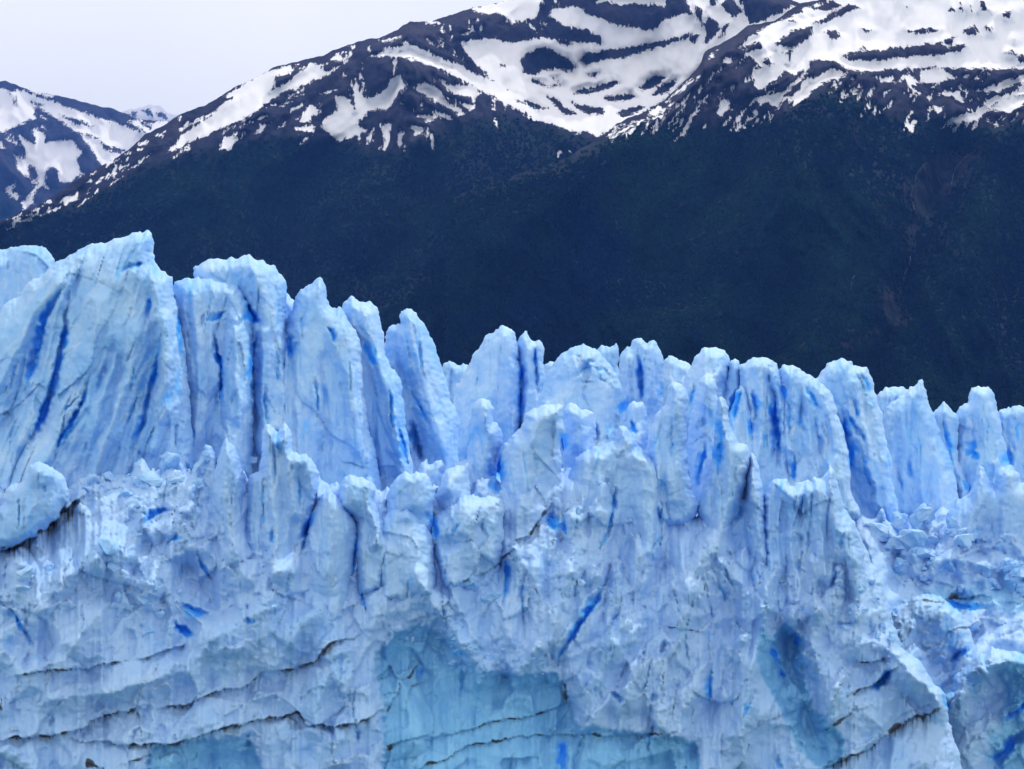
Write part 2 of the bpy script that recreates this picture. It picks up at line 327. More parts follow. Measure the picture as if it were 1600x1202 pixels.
# dirt bands, dark cracks and patches, and a cavity's painted shade: points, half width px, darkness, streak length below, ledge depth m
DIRT_AND_SHADE = [(P(a), w, k, s, l) for a, w, k, s, l in [
 ('-5,860 27,852 45,842 72,828 90,808 108,788 126,779', 4, 1., 45, 1.6),
 ('27,1057 90,1048 140,1043 194,1030', 2.4, .8, 8, .8), ('216,1027 243,1023 271,1012 290,1008', 2.2, .6, 6, .6),
 ('-5,1159 59,1149 117,1145 140,1129 180,1115 225,1104', 3, .9, 10, 1.), ('248,1106 289,1102 338,1082 388,1070 410,1052 460,1045 491,1032 518,1007 555,996', 2.8, .85, 10, 1.),
 ('100,1155 230,1165 271,1163 316,1151 343,1138 397,1127 464,1113 478,1133 514,1136 558,1130 596,1109', 3, .85, 9, 1.),
 ('596,1084 621,1082 629,1067 659,1034', 2.4, .8, 2, .3), ('629,1070 615,1095 602,1113', 2.4, .8, 2, .3), ('640,1072 665,1064', 2.4, .6, 2, .2),
 ('600,1173 646,1155 671,1147', 2.8, .9, 3, .4), ('690,1150 732,1138 784,1126 842,1117 876,1101 895,1092', 2.2, .8, 3, .4),
 ('650,1201 700,1184 734,1163 817,1151 892,1147 1001,1151 1060,1143', 2.2, .8, 3, .4), ('742,900 776,888 788,867 803,857', 3, .8, 10, .8),
 ('717,913 734,902', 2.6, .8, 4, .6), ('1280,1141 1313,1129 1337,1105', 2.8, .9, 6, .8),
 ('1285,1202 1317,1186 1361,1169 1401,1133 1441,1117 1477,1105', 4.5, 1., 26, 1.4), ('1333,1033 1361,1037 1381,1029', 4, .9, 5, .8),
 ('1329,1085 1361,1073 1398,1043', 3.4, .9, 5, 1.), ('1040,982 1100,988', 1.8, .8, 2, .3), ('1417,940 1473,938 1541,930', 5, .75, 8, .8),
 ('1164,1180 1172,1153', 2.4, .8, 2, .2), ('1102,912 1094,940', 2, .7, 2, .2), ('861,786 851,804 826,838 801,848', 5, .9, 2, .8),
 ('872,745 878,780 882,800', 3.4, .5, 2, .2), ('880,1065 888,1095', 7, .75, 3, .8), ('1256,770 1246,800 1236,828', 2.4, .6, 2, .4),  # last two strokes: a dark patch and a dark crack
 ('1224,788 1218,812 1214,828', 2.2, .6, 2, .3), ('1213,826 1222,832', 2.4, .9, 2, .3), ('-2,650 15,640', 6, .6, 4, .3), ('52,610 70,640', 4, .5, 4, .3),  # first stroke darkens a crack
 ('145,430 160,412', 3, .5, 3, .1), ('940,560 957,580 962,600', 4, .5, 3, .3), ('870,562 900,546 925,545', 3, .4, 3, .1),
 ('216,1110 222,1165', 2.6, .6, 3, .2), ('200,1190 240,1180', 4, .7, 4, .3), ('135,1194 165,1202', 7, 1., 2, .3), ('0,1090 3,1110', 5, .9, 4, .3),  # the short wide black stroke paints the shade of a small cavity
 ('1480,985 1520,978', 3, .7, 4, .5), ('1440,905 1460,910', 3, .4, 4, .3), ('1225,905 1205,950', 1.8, .5, 2, .2), ('640,975 668,962 690,955', 4, .5, 8, .4),
 ('1280,955 1300,1000', 1.8, .5, 2, .2), ('1320,1060 1300,1100', 2.4, .6, 2, .2), ('978,845 972,855', 4, .4, 2, .1), ('338,442 358,448', 4, .5, 3, .1), ('20,420 34,430', 5, .35, 3, .1),
]]
CLEAN = [(P(a), k, fe) for a, k, fe in [
 ('586,1022 620,986 660,976 709,1000 725,1034 784,1055 867,1051 897,1097 900,1130 940,1140 1000,1146 1060,1150 1092,1160 1094,1215 596,1215 598,1100', 1., 14),
 ('1190,985 1208,1000 1228,976 1250,993 1252,1053 1268,1105 1284,1121 1317,1157 1317,1185 1288,1205 1248,1169 1228,1121 1204,1077 1184,1033', 1.5, 10),
 ('234,1165 316,1156 388,1147 419,1210 225,1210', .9, 12), ('1560,1040 1620,1000 1620,1210 1550,1210 1545,1150 1570,1110', 1., 30),
 ('1420,905 1620,890 1620,975 1540,965 1440,950', .6, 22), ('1095,590 1140,620 1130,760 1085,760', .35, 30), ('150,415 245,405 255,470 170,500', .35, 30),
 ('560,520 640,560 660,640 640,740 590,640', .5, 30), ('1480,660 1600,660 1600,760 1500,760', .5, 40), ('370,470 420,470 410,560 380,560', .5, 20),
 ('960,600 1012,650 1000,700 960,670', .5, 20), ('540,745 590,750 590,800 545,810', .5, 15), ('395,770 300,700 220,740 240,830 330,820', .35, 30),
 ('1390,830 1620,800 1620,950 1400,950', .3, 40), ('1185,980 1120,1040 1100,1180 1240,1190', .4, 50), ('300,945 400,960 420,985 280,990', .4, 20),
]]
RUBBLE = [(P(a), k) for a, k in [('590,960 720,950 800,1000 880,1040 860,1080 740,1075 620,1020', 1.6), ('1190,930 1380,900 1430,1040 1380,1090 1220,1060', 1.5),
 ('130,740 330,725 330,850 200,900 150,850', 1.5), ('560,790 790,780 780,890 700,900 560,880', 1.2), ('1390,820 1620,800 1620,960 1400,950', 1.2), ('830,530 970,560 970,600 850,600', 1.6),
 ('180,900 420,880 420,1000 200,1010', 1.), ('-20,1000 560,1000 560,1180 -20,1200', .6), ('1290,780 1330,780 1420,1050 1380,1060 1300,900', .8), ('1420,960 1620,960 1620,1200 1480,1200', 1.0)]]
# ridges (+) and hollows (-): points, half width px, metres
FORMS = [(P(a), w, d) for a, w, d in [
 ('229,362 222,400 205,470 180,560 150,660', 70, 2.6), ('86,440 60,480 30,540 0,600', 34, 1.6), ('120,400 100,430 88,500 60,600 40,690', 22, 1.5), ('150,470 150,540 110,640 60,740', 26, 1.5),
 ('215,520 200,600 160,700 140,760', 24, 1.3), ('262,500 255,600 235,700', 16, 1.3), ('190,560 170,640 130,740', 14, -1.), ('300,460 310,540 312,640 300,720', 24, 1.5), ('330,450 332,520 340,600', 14, 1.),
 ('408,520 412,600 412,700', 14, 1.3), ('441,520 446,600 448,700', 12, 1.2), ('520,520 545,600 560,700', 16, .9), ('470,520 462,620 466,720', 14, .9), ('505,560 512,640 508,730', 12, -.7),
 ('597,560 615,640 628,720', 12, 1.2), ('660,620 690,700 700,760', 22, 1.2), ('740,620 730,700', 16, .9), ('1010,560 1010,640', 10, .8), ('1120,580 1112,650', 16, 1.), ('1262,620 1268,700 1272,740', 14, 1.2),
 ('1336,600 1352,680 1370,760', 12, 1.2), ('1300,640 1310,700', 12, 1.), ('1405,640 1410,720 1412,800', 22, 1.2), ('1462,690 1470,800', 16, 1.), ('1555,640 1562,700', 12, 1.), ('1588,650 1588,740', 16, 1.),
 ('820,880 850,940 840,1010', 30, 1.6), ('900,850 880,930 860,1000', 26, 1.4), ('1000,870 985,940 990,1000', 26, 1.6), ('1060,850 1075,920 1070,1000 1085,1090', 30, 1.8), ('1210,880 1190,960 1200,1000', 20, 1.6),
 ('1235,840 1250,920 1240,980', 18, 1.4), ('1270,880 1275,960', 14, 1.2), ('1170,1040 1150,1120 1160,1190', 30, 1.6), ('960,1010 940,1060 930,1130', 24, 1.6), ('300,860 250,880 230,930', 30, 1.6),
 ('420,900 400,960 330,1000', 40, 1.8), ('150,960 100,1030 40,1050', 40, 1.6), ('470,980 430,1040', 30, 1.2), ('520,1020 500,1100 520,1170', 36, 1.6), ('80,1090 180,1080 280,1050', 26, 1.2), ('700,870 710,930 740,1000', 26, 1.6),
 ('650,900 690,960 720,1010', 20, 1.8), ('1350,1110 1400,1160 1390,1200', 40, 1.6), ('1260,1000 1300,1060 1290,1120', 26, 1.6), ('30,470 70,520 60,600', 60, -.8), ('160,440 120,520 90,620', 40, 1.4), ('243,440 262,520 262,640', 26, 1.2),
 ('190,430 170,470 172,520', 30, 1.), ('235,430 247,470 240,500', 14, .9), ('389,410 415,470 420,560 425,680', 34, 2.), ('366,500 368,560 372,650', 18, 1.6),
 ('499,437 488,500 480,600 476,720', 50, 1.8), ('532,484 545,560 560,640', 30, .9), ('560,470 575,520 600,600 625,700', 22, 1.6),
 ('636,484 648,540 672,610 690,700', 34, 2.2), ('612,515 618,560 640,620', 20, -1.), ('787,514 772,580 762,650', 36, 1.8), ('822,522 824,600 822,670', 12, 1.2),
 ('905,548 900,600 880,640', 44, 2.), ('980,545 984,620', 16, 1.), ('1018,536 1018,620', 16, 1.4), ('1110,545 1100,600 1080,650', 36, 1.8),
 ('1055,600 1058,680 1056,780', 22, 1.8), ('1106,594 1098,680 1086,740', 20, 1.6), ('1130,625 1140,700 1140,780 1120,850', 24, 2.), ('1180,562 1188,620 1186,720', 16, 1.6),
 ('1205,566 1226,620 1228,700', 12, 1.6), ('1238,578 1238,650 1236,720', 12, 1.6), ('1285,605 1300,680 1312,750', 26, 1.4), ('1315,563 1322,620 1345,700 1375,790', 28, 2.),
 ('1352,576 1372,640 1388,720 1398,800', 16, 1.6), ('1438,598 1432,660 1440,740 1445,820', 36, 2.4), ('1479,634 1488,700', 20, 1.2), ('1530,606 1535,660 1545,720', 26, 1.8),
 ('757,626 762,680 750,760', 24, 1.6), ('850,636 830,700 820,790', 46, 2.4), ('905,640 900,690', 20, 1.), ('1000,690 1022,740 1020,860', 40, 2.2), ('940,720 930,800 915,880', 40, 2.),
 ('352,684 356,760 362,840 380,900', 26, 2.4), ('420,668 424,740 430,820 440,890', 24, 1.8), ('445,666 452,740 462,800', 16, 1.4), ('487,718 488,770', 14, 1.),
 ('514,772 518,830 512,900', 34, 2.), ('548,744 552,780', 24, 1.6), ('577,752 580,800 590,850', 10, 1.6), ('640,738 645,785', 30, 1.6), ('63,725 60,780 40,820', 36, 2.),
 ('1297,730 1302,800 1330,880 1350,960', 26, 2.6), ('1275,750 1282,820 1290,900', 18, 1.6), ('1236,758 1240,830', 16, 1.2), ('1170,710 1182,780 1190,860 1200,950', 24, 2.4),
 ('1345,830 1372,900 1395,980 1420,1050 1475,1100', 34, 3.2), ('1120,870 1170,930 1180,1010 1170,1100', 40, 2.4), ('1330,1000 1380,1010 1440,1060', 40, 2.),
 ('600,870 590,960 560,1020 560,1120', 60, 1.4), ('640,860 700,960 750,1050', 40, 1.1), ('740,820 735,850', 40, 1.4), ('780,950 800,1000 820,1040', 40, 1.6),
 ('1090,880 1060,960 1040,1050 1040,1140', 60, 2.6), ('960,1000 985,1040 980,1090', 36, 2.), ('660,1050 760,1100 860,1120', 110, -1.8), ('1230,1000 1250,1100 1290,1180', 40, -1.6),
 ('330,1190 400,1190', 60, -2.4), ('230,870 300,890 340,950', 40, -2.), ('160,870 100,900 60,960', 60, 2.), ('500,960 350,1020 200,1060', 60, 1.6), ('0,1010 60,1080', 50, 1.4),
 ('1200,1120 1140,1150', 40, 1.4), ('1400,1130 1380,1180', 50, -1.6), ('1528,728 1530,790 1500,850', 36, 2.4), ('1575,730 1580,790 1560,860', 30, 2.), ('1430,870 1520,880 1600,905', 30, 3.),
 ('1430,960 1520,1000 1600,1000', 60, 2.), ('1500,1100 1540,1040 1600,1020', 50, 2.6), ('700,740 712,790', 24, 1.2), ('170,855 215,870', 30, 1.6), ('820,880 900,900 880,980', 60, 1.2),
]]

def near(pts, x0, y0, x1, y1, m):
    xs = [p[0] for p in pts]; ys = [p[1] for p in pts]
    return not (max(xs) < x0 - m or min(xs) > x1 + m or max(ys) < y0 - m or min(ys) > y1 + m)

def sculpt(px, py, mpp, seed, lean, flute, rough, edge, ncr, clean_add=0., zs=8., shards=(), groove=.8):
    """metres towards the camera for each photo point, and the three masks"""
    x0, x1, y0, y1 = px.min(), px.max(), py.min(), py.max()
    X = (px - 800) * mpp; Z = (700 - py) * mpp
    xl = X - Z * lean
    # wandering lines
    wx = px + 3.2 * fbm(px / 26, py / 40, 21, 3) + 1.1 * perlin(px / 5, py / 7, 5)
    wy = py + 4.0 * fbm(px / 30, py / 22, 22, 3) + 1.1 * perlin(px / 6, py / 5, 6)
    flute = flute * 1.35
    off = flute * (.50 * ridged(xl / 2.4 + .35 * perlin(X / 6, Z / 8, seed), Z / 22, seed, 2, .45) + .08 * ridged(xl / .9 + .4 * perlin(X / 2, Z / 2, seed), Z / 6, seed + 2, 3))
    patch = .35 + .9 * sstep(-.25, .45, fbm(X / 11, Z / 9, seed + 11, 3))
    for pl, k in RUBBLE:
        if near(pl, x0, y0, x1, y1, 0): patch = patch + .65 * k * np.clip(.5 + poly_sdf(px, py, pl) / 24, 0, 1)
    off = off + rough * 2.0 * facets(xl / 7 + .2 * perlin(X / 5, Z / 5, seed + 13), Z / 9, seed + 12, .75)
    off = off + rough * (1.35 * facets(xl / 3.0 + .25 * perlin(X / 2, Z / 2, seed + 3), Z / zs, seed + 1, .5)
                         + .34 * patch * facets(xl / 1.25 + .3 * perlin(X, Z, seed + 4), Z / 1.9, seed + 5, .5)
                         + .10 * patch * facets(X / .5, Z / .55, seed + 6, .6))
    off = off + rough * patch * (.13 * fbm(X / 1.6, Z / 1.8, seed + 7, 5, .58))
    blue = np.zeros(px.shape); dirt = np.zeros(px.shape); clean = np.full(px.shape, clean_add)  # dirt also holds dark cracks and the cavity's painted shade
    # long wandering grooves between the fins
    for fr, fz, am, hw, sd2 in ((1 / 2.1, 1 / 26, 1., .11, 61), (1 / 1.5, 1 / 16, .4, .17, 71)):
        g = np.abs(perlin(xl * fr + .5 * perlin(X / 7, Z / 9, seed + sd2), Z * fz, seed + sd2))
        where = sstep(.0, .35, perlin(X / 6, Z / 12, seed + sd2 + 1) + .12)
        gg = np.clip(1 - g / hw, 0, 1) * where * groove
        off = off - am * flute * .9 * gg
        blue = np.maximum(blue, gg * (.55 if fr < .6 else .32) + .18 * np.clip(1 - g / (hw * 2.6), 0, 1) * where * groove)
    for cx, cy, w, L, h, tl in shards:
        s = (np.abs(px - cx) < w + L * .8 + 4) & (py > cy - 6) & (py < cy + L + 4)
        if not s.any(): continue
        t = (wy[s] - cy) / L; u = (wx[s] - cx + tl * (wy[s] - cy)) / (w * np.sqrt(np.clip(t * 3.0, 0, 1)) + .01)
        ins = (t > 0) & (t < 1) & (np.abs(u) < 1)
        off[s] += np.where(ins, h * (1 - t) ** .9 * (1 - np.abs(u) ** 1.6 * .75), 0)
    def sub(pts, m):
        xs = [p[0] for p in pts]; ys = [p[1] for p in pts]
        return (px > min(xs) - m) & (px < max(xs) + m) & (py > min(ys) - m) & (py < max(ys) + m)
    for pts, w, d in FORMS:
        if not near(pts, x0, y0, x1, y1, w): continue
        s = sub(pts, w * 1.4 + 8)
        if not s.any(): continue
        dd, t, _ = seg_dist(wx[s], wy[s], pts)
        off[s] += 1.45 * d * np.clip(1 - dd / w, 0, 1) ** 1.1
    rnd = random.Random(seed * 7 + 1)
    cr = list(CRACKS)
    for _ in range(ncr):
        ax = rnd.uniform(x0, x1); ay = rnd.uniform(y0, y1); L = 12 + 90 * rnd.random() ** 2.5; a = lean + rnd.uniform(-.13, .13)
        pts = [(ax, ay)]
        for k in range(3): pts.append((pts[-1][0] - a * L / 3 + rnd.uniform(-2, 2), pts[-1][1] + L / 3))
        cr.append((pts, rnd.uniform(1.4, 3.0), rnd.uniform(.2, .75)))
    for ci, (pts, w, d) in enumerate(cr):
        if not near(pts, x0, y0, x1, y1, w + 8): continue
        s = sub(pts, w * 2 + 10)
        if not s.any(): continue
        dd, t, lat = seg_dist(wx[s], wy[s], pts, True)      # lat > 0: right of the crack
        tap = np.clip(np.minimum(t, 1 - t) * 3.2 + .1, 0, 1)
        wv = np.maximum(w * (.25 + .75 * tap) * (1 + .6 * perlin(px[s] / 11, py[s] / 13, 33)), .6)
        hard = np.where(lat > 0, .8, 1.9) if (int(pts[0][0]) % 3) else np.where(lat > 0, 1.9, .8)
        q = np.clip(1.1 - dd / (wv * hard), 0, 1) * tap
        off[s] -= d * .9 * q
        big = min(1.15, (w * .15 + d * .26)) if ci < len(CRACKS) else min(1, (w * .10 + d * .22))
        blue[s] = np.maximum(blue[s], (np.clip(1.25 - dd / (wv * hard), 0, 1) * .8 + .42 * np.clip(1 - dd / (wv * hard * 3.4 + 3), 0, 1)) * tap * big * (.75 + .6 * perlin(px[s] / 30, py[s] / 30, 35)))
    for pts, w, k, sl_, ld in DIRT_AND_SHADE:
        if not near(pts, x0, y0, x1, y1, w + sl_ + 30): continue
        s = sub(pts, w + sl_ + 40)
        if not s.any(): continue
        dd, t, side = seg_dist(wx[s], wy[s], pts)
        tap = np.clip(np.minimum(t, 1 - t) * 9 + .3, 0, 1)
        below = side > 0
        brk = np.clip(.55 + 1.6 * perlin(px[s] / 18, py[s] / 18, 44), 0, 1)
        wl = w * np.clip(.75 + 1.5 * perlin(px[s] / 22, py[s] / 22, 47), .25, 1.8)
        line = np.clip(1.3 - dd / wl, 0, 1) * k * tap * brk
        line = np.maximum(line, .34 * k * tap * np.clip(1 - dd / (5 * w), 0, 1))
        st = np.clip(perlin(px[s] / 4.0, py[s] / 60, 45) * 1.8 + .25, 0, 1)
        strk = np.where(below, np.clip(1 - dd / (sl_ * (.35 + st)), 0, 1) * (.25 + .75 * st) * k * tap * .8, 0)
        dirt[s] = np.maximum(dirt[s], np.maximum(line, strk))
        off[s] += np.where(below, -ld * np.exp(-dd / 26) , ld * .45 * np.exp(-dd / 8)) * np.clip(tap, 0, 1)
    for pl, k, fe in CLEAN:
        if not near(pl, x0, y0, x1, y1, 0): continue
        s = sub(pl, fe)
        if not s.any(): continue
        sd_ = poly_sdf(wx[s], wy[s], pl)
        clean[s] = np.maximum(clean[s], np.clip(.5 + sd_ / fe * .5, 0, 1) * k)
        if k >= .9 and fe < 16: off[s] -= 1.2 * sstep(-2, 9, sd_ + 5 * perlin(px[s] / 8, py[s] / 8, 77))
    return off, blue, dirt, clean

TRI = [0]; SURF = []
def surf_D(x, y):
    best = None
    for x0, y0, st, Df, ok in SURF:
        i = int(round((x - x0) / st)); j = int(round((y - y0) / st))
        if 0 <= j < Df.shape[0] and 0 <= i < Df.shape[1] and ok[j, i]:
            if best is None or Df[j, i] < best: best = Df[j, i]
    return best
def relief(name, outline, D, T=4., R=26, step=2., seed=1, lean=0., flute=.5, rough=.5, yaw=0., tilt=.22, back=.8,
           ncr=None, wob=1., zs=8., shards=(), groove=.8, Dfun=None, closed=True, label=None, cat=None, group=None, kind=None, clean=0., pw=1.6):
    """a free-standing mass of ice: its outline as seen from the shore, D metres away, with a sculpted front and a back of its own"""
    xs = [p[0] for p in outline]; ys = [p[1] for p in outline]
    x0, x1, y0, y1 = min(xs) - 6, max(xs) + 6, min(ys) - 6, max(ys) + 6
    gx = np.arange(x0, x1 + step, step); gy = np.arange(y0, y1 + step, step)
    px, py = np.meshgrid(gx, gy); ny, nx = px.shape
    mpp = D / F
    qx = px + wob * (2.6 * fbm(px / 24, py / 24, seed + 50, 3) + 1.0 * perlin(px / 5.5, py / 5.5, seed + 9))
    qy = py + wob * (2.6 * fbm(px / 20, py / 20, seed + 60, 3) + 1.0 * perlin(px / 5.5, py / 5.5, seed + 19))
    if closed: qy = qy - wob * (6 * np.abs(perlin(px / 19, px * 0 + seed * .37, seed)) + 1.6 * np.abs(perlin(px / 7, px * 0 + seed * .7, seed))) + 1.8 * wob
    sdf = poly_sdf(qx, qy, outline)
    sy_, sx_ = np.gradient(sdf, step)
    keepv = sdf > -step * .02
    cell = keepv[:-1, :-1] | keepv[1:, :-1] | keepv[:-1, 1:] | keepv[1:, 1:]
    n2 = np.maximum(sx_ ** 2 + sy_ ** 2, .35)
    outv = sdf < 0
    mvx = np.where(outv, -sdf * sx_ / n2, 0); mvy = np.where(outv, -sdf * sy_ / n2, 0)
    ml = np.hypot(mvx, mvy); lim = np.minimum(1, 1.6 * step / np.maximum(ml, 1e-6)); mvx *= lim; mvy *= lim
    PX = px + mvx; PY = py + mvy
    d = np.maximum(sdf, 0)
    if ncr is None: ncr = int((x1 - x0) * (y1 - y0) / 6000)
    off, blue, dirt, cln = sculpt(PX, PY, mpp, seed, lean, flute, rough, d, ncr, clean, zs, shards, groove)
    R = R * (.5 if closed else 1.)
    t = np.clip(d / R, 0, 1)
    prof = (1 - (1 - t) ** pw) ** (1 / pw)
    fade = sstep(0, 15, d)
    cx = (x0 + x1) / 2
    DB = D + tilt * (y1 - PY) * mpp - yaw * (PX - cx) * mpp
    if Dfun: DB = Dfun(PX, PY)
    Df = DB - T * .55 * prof - off * fade
    SURF.append((x0, y0, step, Df, sdf > 0))
    tb = np.clip(d / (R * .8), 0, 1)
    Dk = DB + T * back * (1 - (1 - tb) ** 2) ** .5 + .6 * fbm(PX / 40, PY / 40, seed + 3, 3) * fade + .05 * (d > 0)
    idx = np.full(px.shape, -1); used = np.zeros(px.shape, bool)
    used[:-1, :-1] |= cell; used[1:, :-1] |= cell; used[:-1, 1:] |= cell; used[1:, 1:] |= cell
    idx[used] = np.arange(used.sum())
    fx, fy, fz = unproject(PX[used], PY[used], Df[used])
    bx, by, bz = unproject(PX[used], PY[used], Dk[used])
    nf = used.sum()
    inner = (d > 0)[used]
    bidx_l = np.where(inner, nf + np.cumsum(inner) - 1, np.arange(nf))
    V = np.concatenate([np.stack([fx, fy, fz], 1), np.stack([bx, by, bz], 1)[inner]])
    A = np.stack([blue[used], dirt[used], cln[used]], 1)
    A = np.concatenate([A, A[inner] * np.array([0, 0, 1])])
    a, b_, c, e = idx[:-1, :-1][cell], idx[:-1, 1:][cell], idx[1:, 1:][cell], idx[1:, :-1][cell]
    FF = np.stack([a, e, c, b_], 1); FB = np.stack([bidx_l[a], bidx_l[b_], bidx_l[c], bidx_l[e]], 1)
    same = (FF == FB[:, [0, 3, 2, 1]]).all(1)
    FB = FB[~same]
    FA = np.concatenate([FF, FB]) if closed else FF
    base = unproject(np.array(cx), np.array(y1 - 6.), np.array(D))
    o = link_mesh(name, V, FA, CRUSHED if not closed else SNOWY if group and 'front of' in group else ICE, A, origin=[float(q) for q in base])
    TRI[0] += len(FA) * 2
    return tag(o, label, cat, group, kind)

# ================================================================ THE GROUND
def sheet(name, x0, x1, y0, y1, z, nx, ny, mat, amp=0, sc=40.):
    X, Y = np.meshgrid(np.linspace(x0, x1, nx), np.linspace(y0, y1, ny))
    Z = z + (amp * ridged(X / sc, Y / sc, 3, 4) if amp else 0 * X)
    i = np.arange(nx * ny).reshape(ny, nx)
    f = np.stack([i[:-1, :-1].ravel(), i[:-1, 1:].ravel(), i[1:, 1:].ravel(), i[1:, :-1].ravel()], 1)
    o = link_mesh(name, np.stack([X.ravel(), Y.ravel(), Z.ravel()], 1), f, mat, np.zeros((nx * ny, 3)))
    return tag(o, kind='structure')
LAKE = plain('lake_water', (.10, .22, .26), .15, .2, .3)
sheet('lake', -30000, 30000, -12000, 40000, 0, 3, 3, LAKE)
sheet('glacier_surface', -900, 900, 330, 2300, 24, 220, 240, ICE, 3.0, 30.)

# ================================================================ MOUNTAINS
def interp(pts, x): return np.interp(x, [p[0] for p in pts], [p[1] for p in pts])
FOREST_PTS = []; MD = {}
SPURS = {'forested_mountain': [(P(a), w, d) for a, w, d in [('1095,110 1010,200 900,290 780,380', 80, 110), ('1330,115 1270,240 1180,380 1080,520', 90, 120), ('1490,240 1440,350 1410,480 1350,620', 60, -110),
  ('1600,190 1540,330 1470,500 1440,640', 70, 110), ('1180,190 1120,300 1020,420', 60, -80), ('1350,300 1300,450 1240,600', 60, 80)]],
 'snowy_mountain': [(P(a), w, d) for a, w, d in [('640,80 610,200 560,330 500,460', 80, 110), ('430,130 340,250 240,350 120,420', 70, 90), ('760,130 780,240 700,380 620,500', 80, 100), ('520,220 440,330 380,440', 60, -90), ('700,200 660,330 600,430', 50, -80), ('260,240 160,330 60,390', 50, 70)]]}
def mount_D(name, x, y):
    x0, st, top, yb, nr, D = MD[name]; i = int(round((x - x0) / st)); j = int(round((y - top[i]) / (yb - top[i]) * (nr - 1)))
    return float(D[j, i])
def mountain(name, sky_pts, x0, x1, ybot, Da, Db, snow, holes, treeline, scree, seed, step=3., amp=60., dent=(), rise=0., trees=True, sl=0.):
    """ridge drawn by its skyline; ground falls from Da (at height 0 in the photo) to Db (at the foot) metres away"""
    gx = np.arange(x0, x1 + step, step); ncol = len(gx); nrow = int((ybot - min(p[1] for p in sky_pts)) / step) + 1
    top = interp(sky_pts, gx) + 1.6 * fbm(gx / 14, gx * 0 + seed, seed, 4)
    v = np.linspace(0, 1, nrow)[:, None]
    px = np.broadcast_to(gx[None], (nrow, ncol)) + 0 * v; py = top[None] + v * (ybot - top[None])
    D0 = Db + (Da - Db) * (700 - py) / 700
    mpp = (Da + Db) / 2 / F
    X = (px - 800) * mpp; Z = (700 - py) * mpp
    fade = sstep(0, 22, py - top[None])
    o = amp * (.9 * ridged((X + sl * Z) / 420 + .3 * perlin(X / 300, Z / 300, seed), Z / 900, seed, 5, .52) + .25 * fbm(X / 60, Z / 70, seed + 4, 4))
    for (cx, cy, rx, ry, a) in dent:
        o = o + a * np.exp(-((px - cx) / rx) ** 2 - ((py - cy) / ry) ** 2)
    wx = px + 2.6 * fbm(px / 18, py / 14, seed + 70, 4); wy = py + 2.2 * fbm(px / 18, py / 12, seed + 80, 4)
    sn = np.full(px.shape, -99.)
    for pl in snow:
        if not near(pl, x0, -80, x1, ybot, 12): continue
        xs = [q[0] for q in pl]; ys = [q[1] for q in pl]
        s = (px > min(xs) - 14) & (px < max(xs) + 14) & (py > min(ys) - 14) & (py < max(ys) + 14)
        if s.any(): sn[s] = np.maximum(sn[s], poly_sdf(wx[s], wy[s], pl))
    for pl in holes:
        xs = [q[0] for q in pl]; ys = [q[1] for q in pl]
        s = (px > min(xs) - 14) & (px < max(xs) + 14) & (py > min(ys) - 14) & (py < max(ys) + 14)
        if s.any(): sn[s] = np.minimum(sn[s], -poly_sdf(wx[s], wy[s], pl))
    for pts, w, a in SPURS.get(name, ()):
        dd, t_, l_ = seg_dist(px, py, pts); o = o + a * np.clip(1 - dd / w, 0, 1) ** 1.2
    D = D0 - o * fade * (1 - .45 * sstep(-13, 13, np.clip(sn, -13, 13))) - amp * .3 * (1 - fade)
    sc = np.full(px.shape, -99.)
    for pl in scree:
        sc = np.maximum(sc, poly_sdf(wx, wy, pl))
    ty = interp(treeline, px) + 7 * fbm(px / 22, py / 30, seed + 5, 4) if treeline else px * 0 + 9999
    A = np.stack([np.clip(.5 + sn / 42, 0, 1), np.clip(.5 + (py - ty) / 60, 0, 1), np.clip(.5 + sc / 24, 0, 1)], -1)
    x, y, z = unproject(px, py, D)
    # the far side falls away behind the ridge
    BX, BY, BZ, BA = [x], [y], [z], [A]
    for k in (1, 2, 3, 4):
        BX.insert(0, x[:1] * (1 + .02 * k)); BY.insert(0, y[:1] + 160. * k * Da / 3600); BZ.insert(0, z[:1] - (12 * k + 22 * k * k) * Da / 3600 + 8 * perlin(x[:1] / 50, x[:1] * 0 + k, seed)); BA.insert(0, A[:1])
    x = np.concatenate(BX); y = np.concatenate(BY); z = np.concatenate(BZ); A2 = np.concatenate(BA)
    n = x.shape[0]
    i = np.arange(n * ncol).reshape(n, ncol)
    f = np.stack([i[:-1, :-1].ravel(), i[1:, :-1].ravel(), i[1:, 1:].ravel(), i[:-1, 1:].ravel()], 1)
    ob = link_mesh(name, np.stack([x.ravel(), y.ravel(), z.ravel()], 1), f, ROCK, A2.reshape(-1, 3))
    tag(ob, kind='structure'); TRI[0] += len(f) * 2
    MD[name] = (x0, step, top, ybot, nrow, D)
    if trees:
        ok = (A[..., 1] > .56) & (A[..., 0] < .44) & (RS.rand(*px.shape) > A[..., 2] * 1.3 - .3) & (RS.rand(*px.shape) < (A[..., 1] - .55) * 2.4) & (px > -500) & (px < 2000) & (py < 660)
        j, k = np.nonzero(ok); r = np.random.RandomState(seed).rand(len(j)) < .6
        j, k = j[r], k[r]
        xx, yy, zz = unproject(px[j, k] + RS.uniform(-1.5, 1.5, len(j)), py[j, k] + RS.uniform(-1.5, 1.5, len(j)), D[j, k])
        FOREST_PTS.append(np.stack([xx, yy, zz], 1))
    return ob

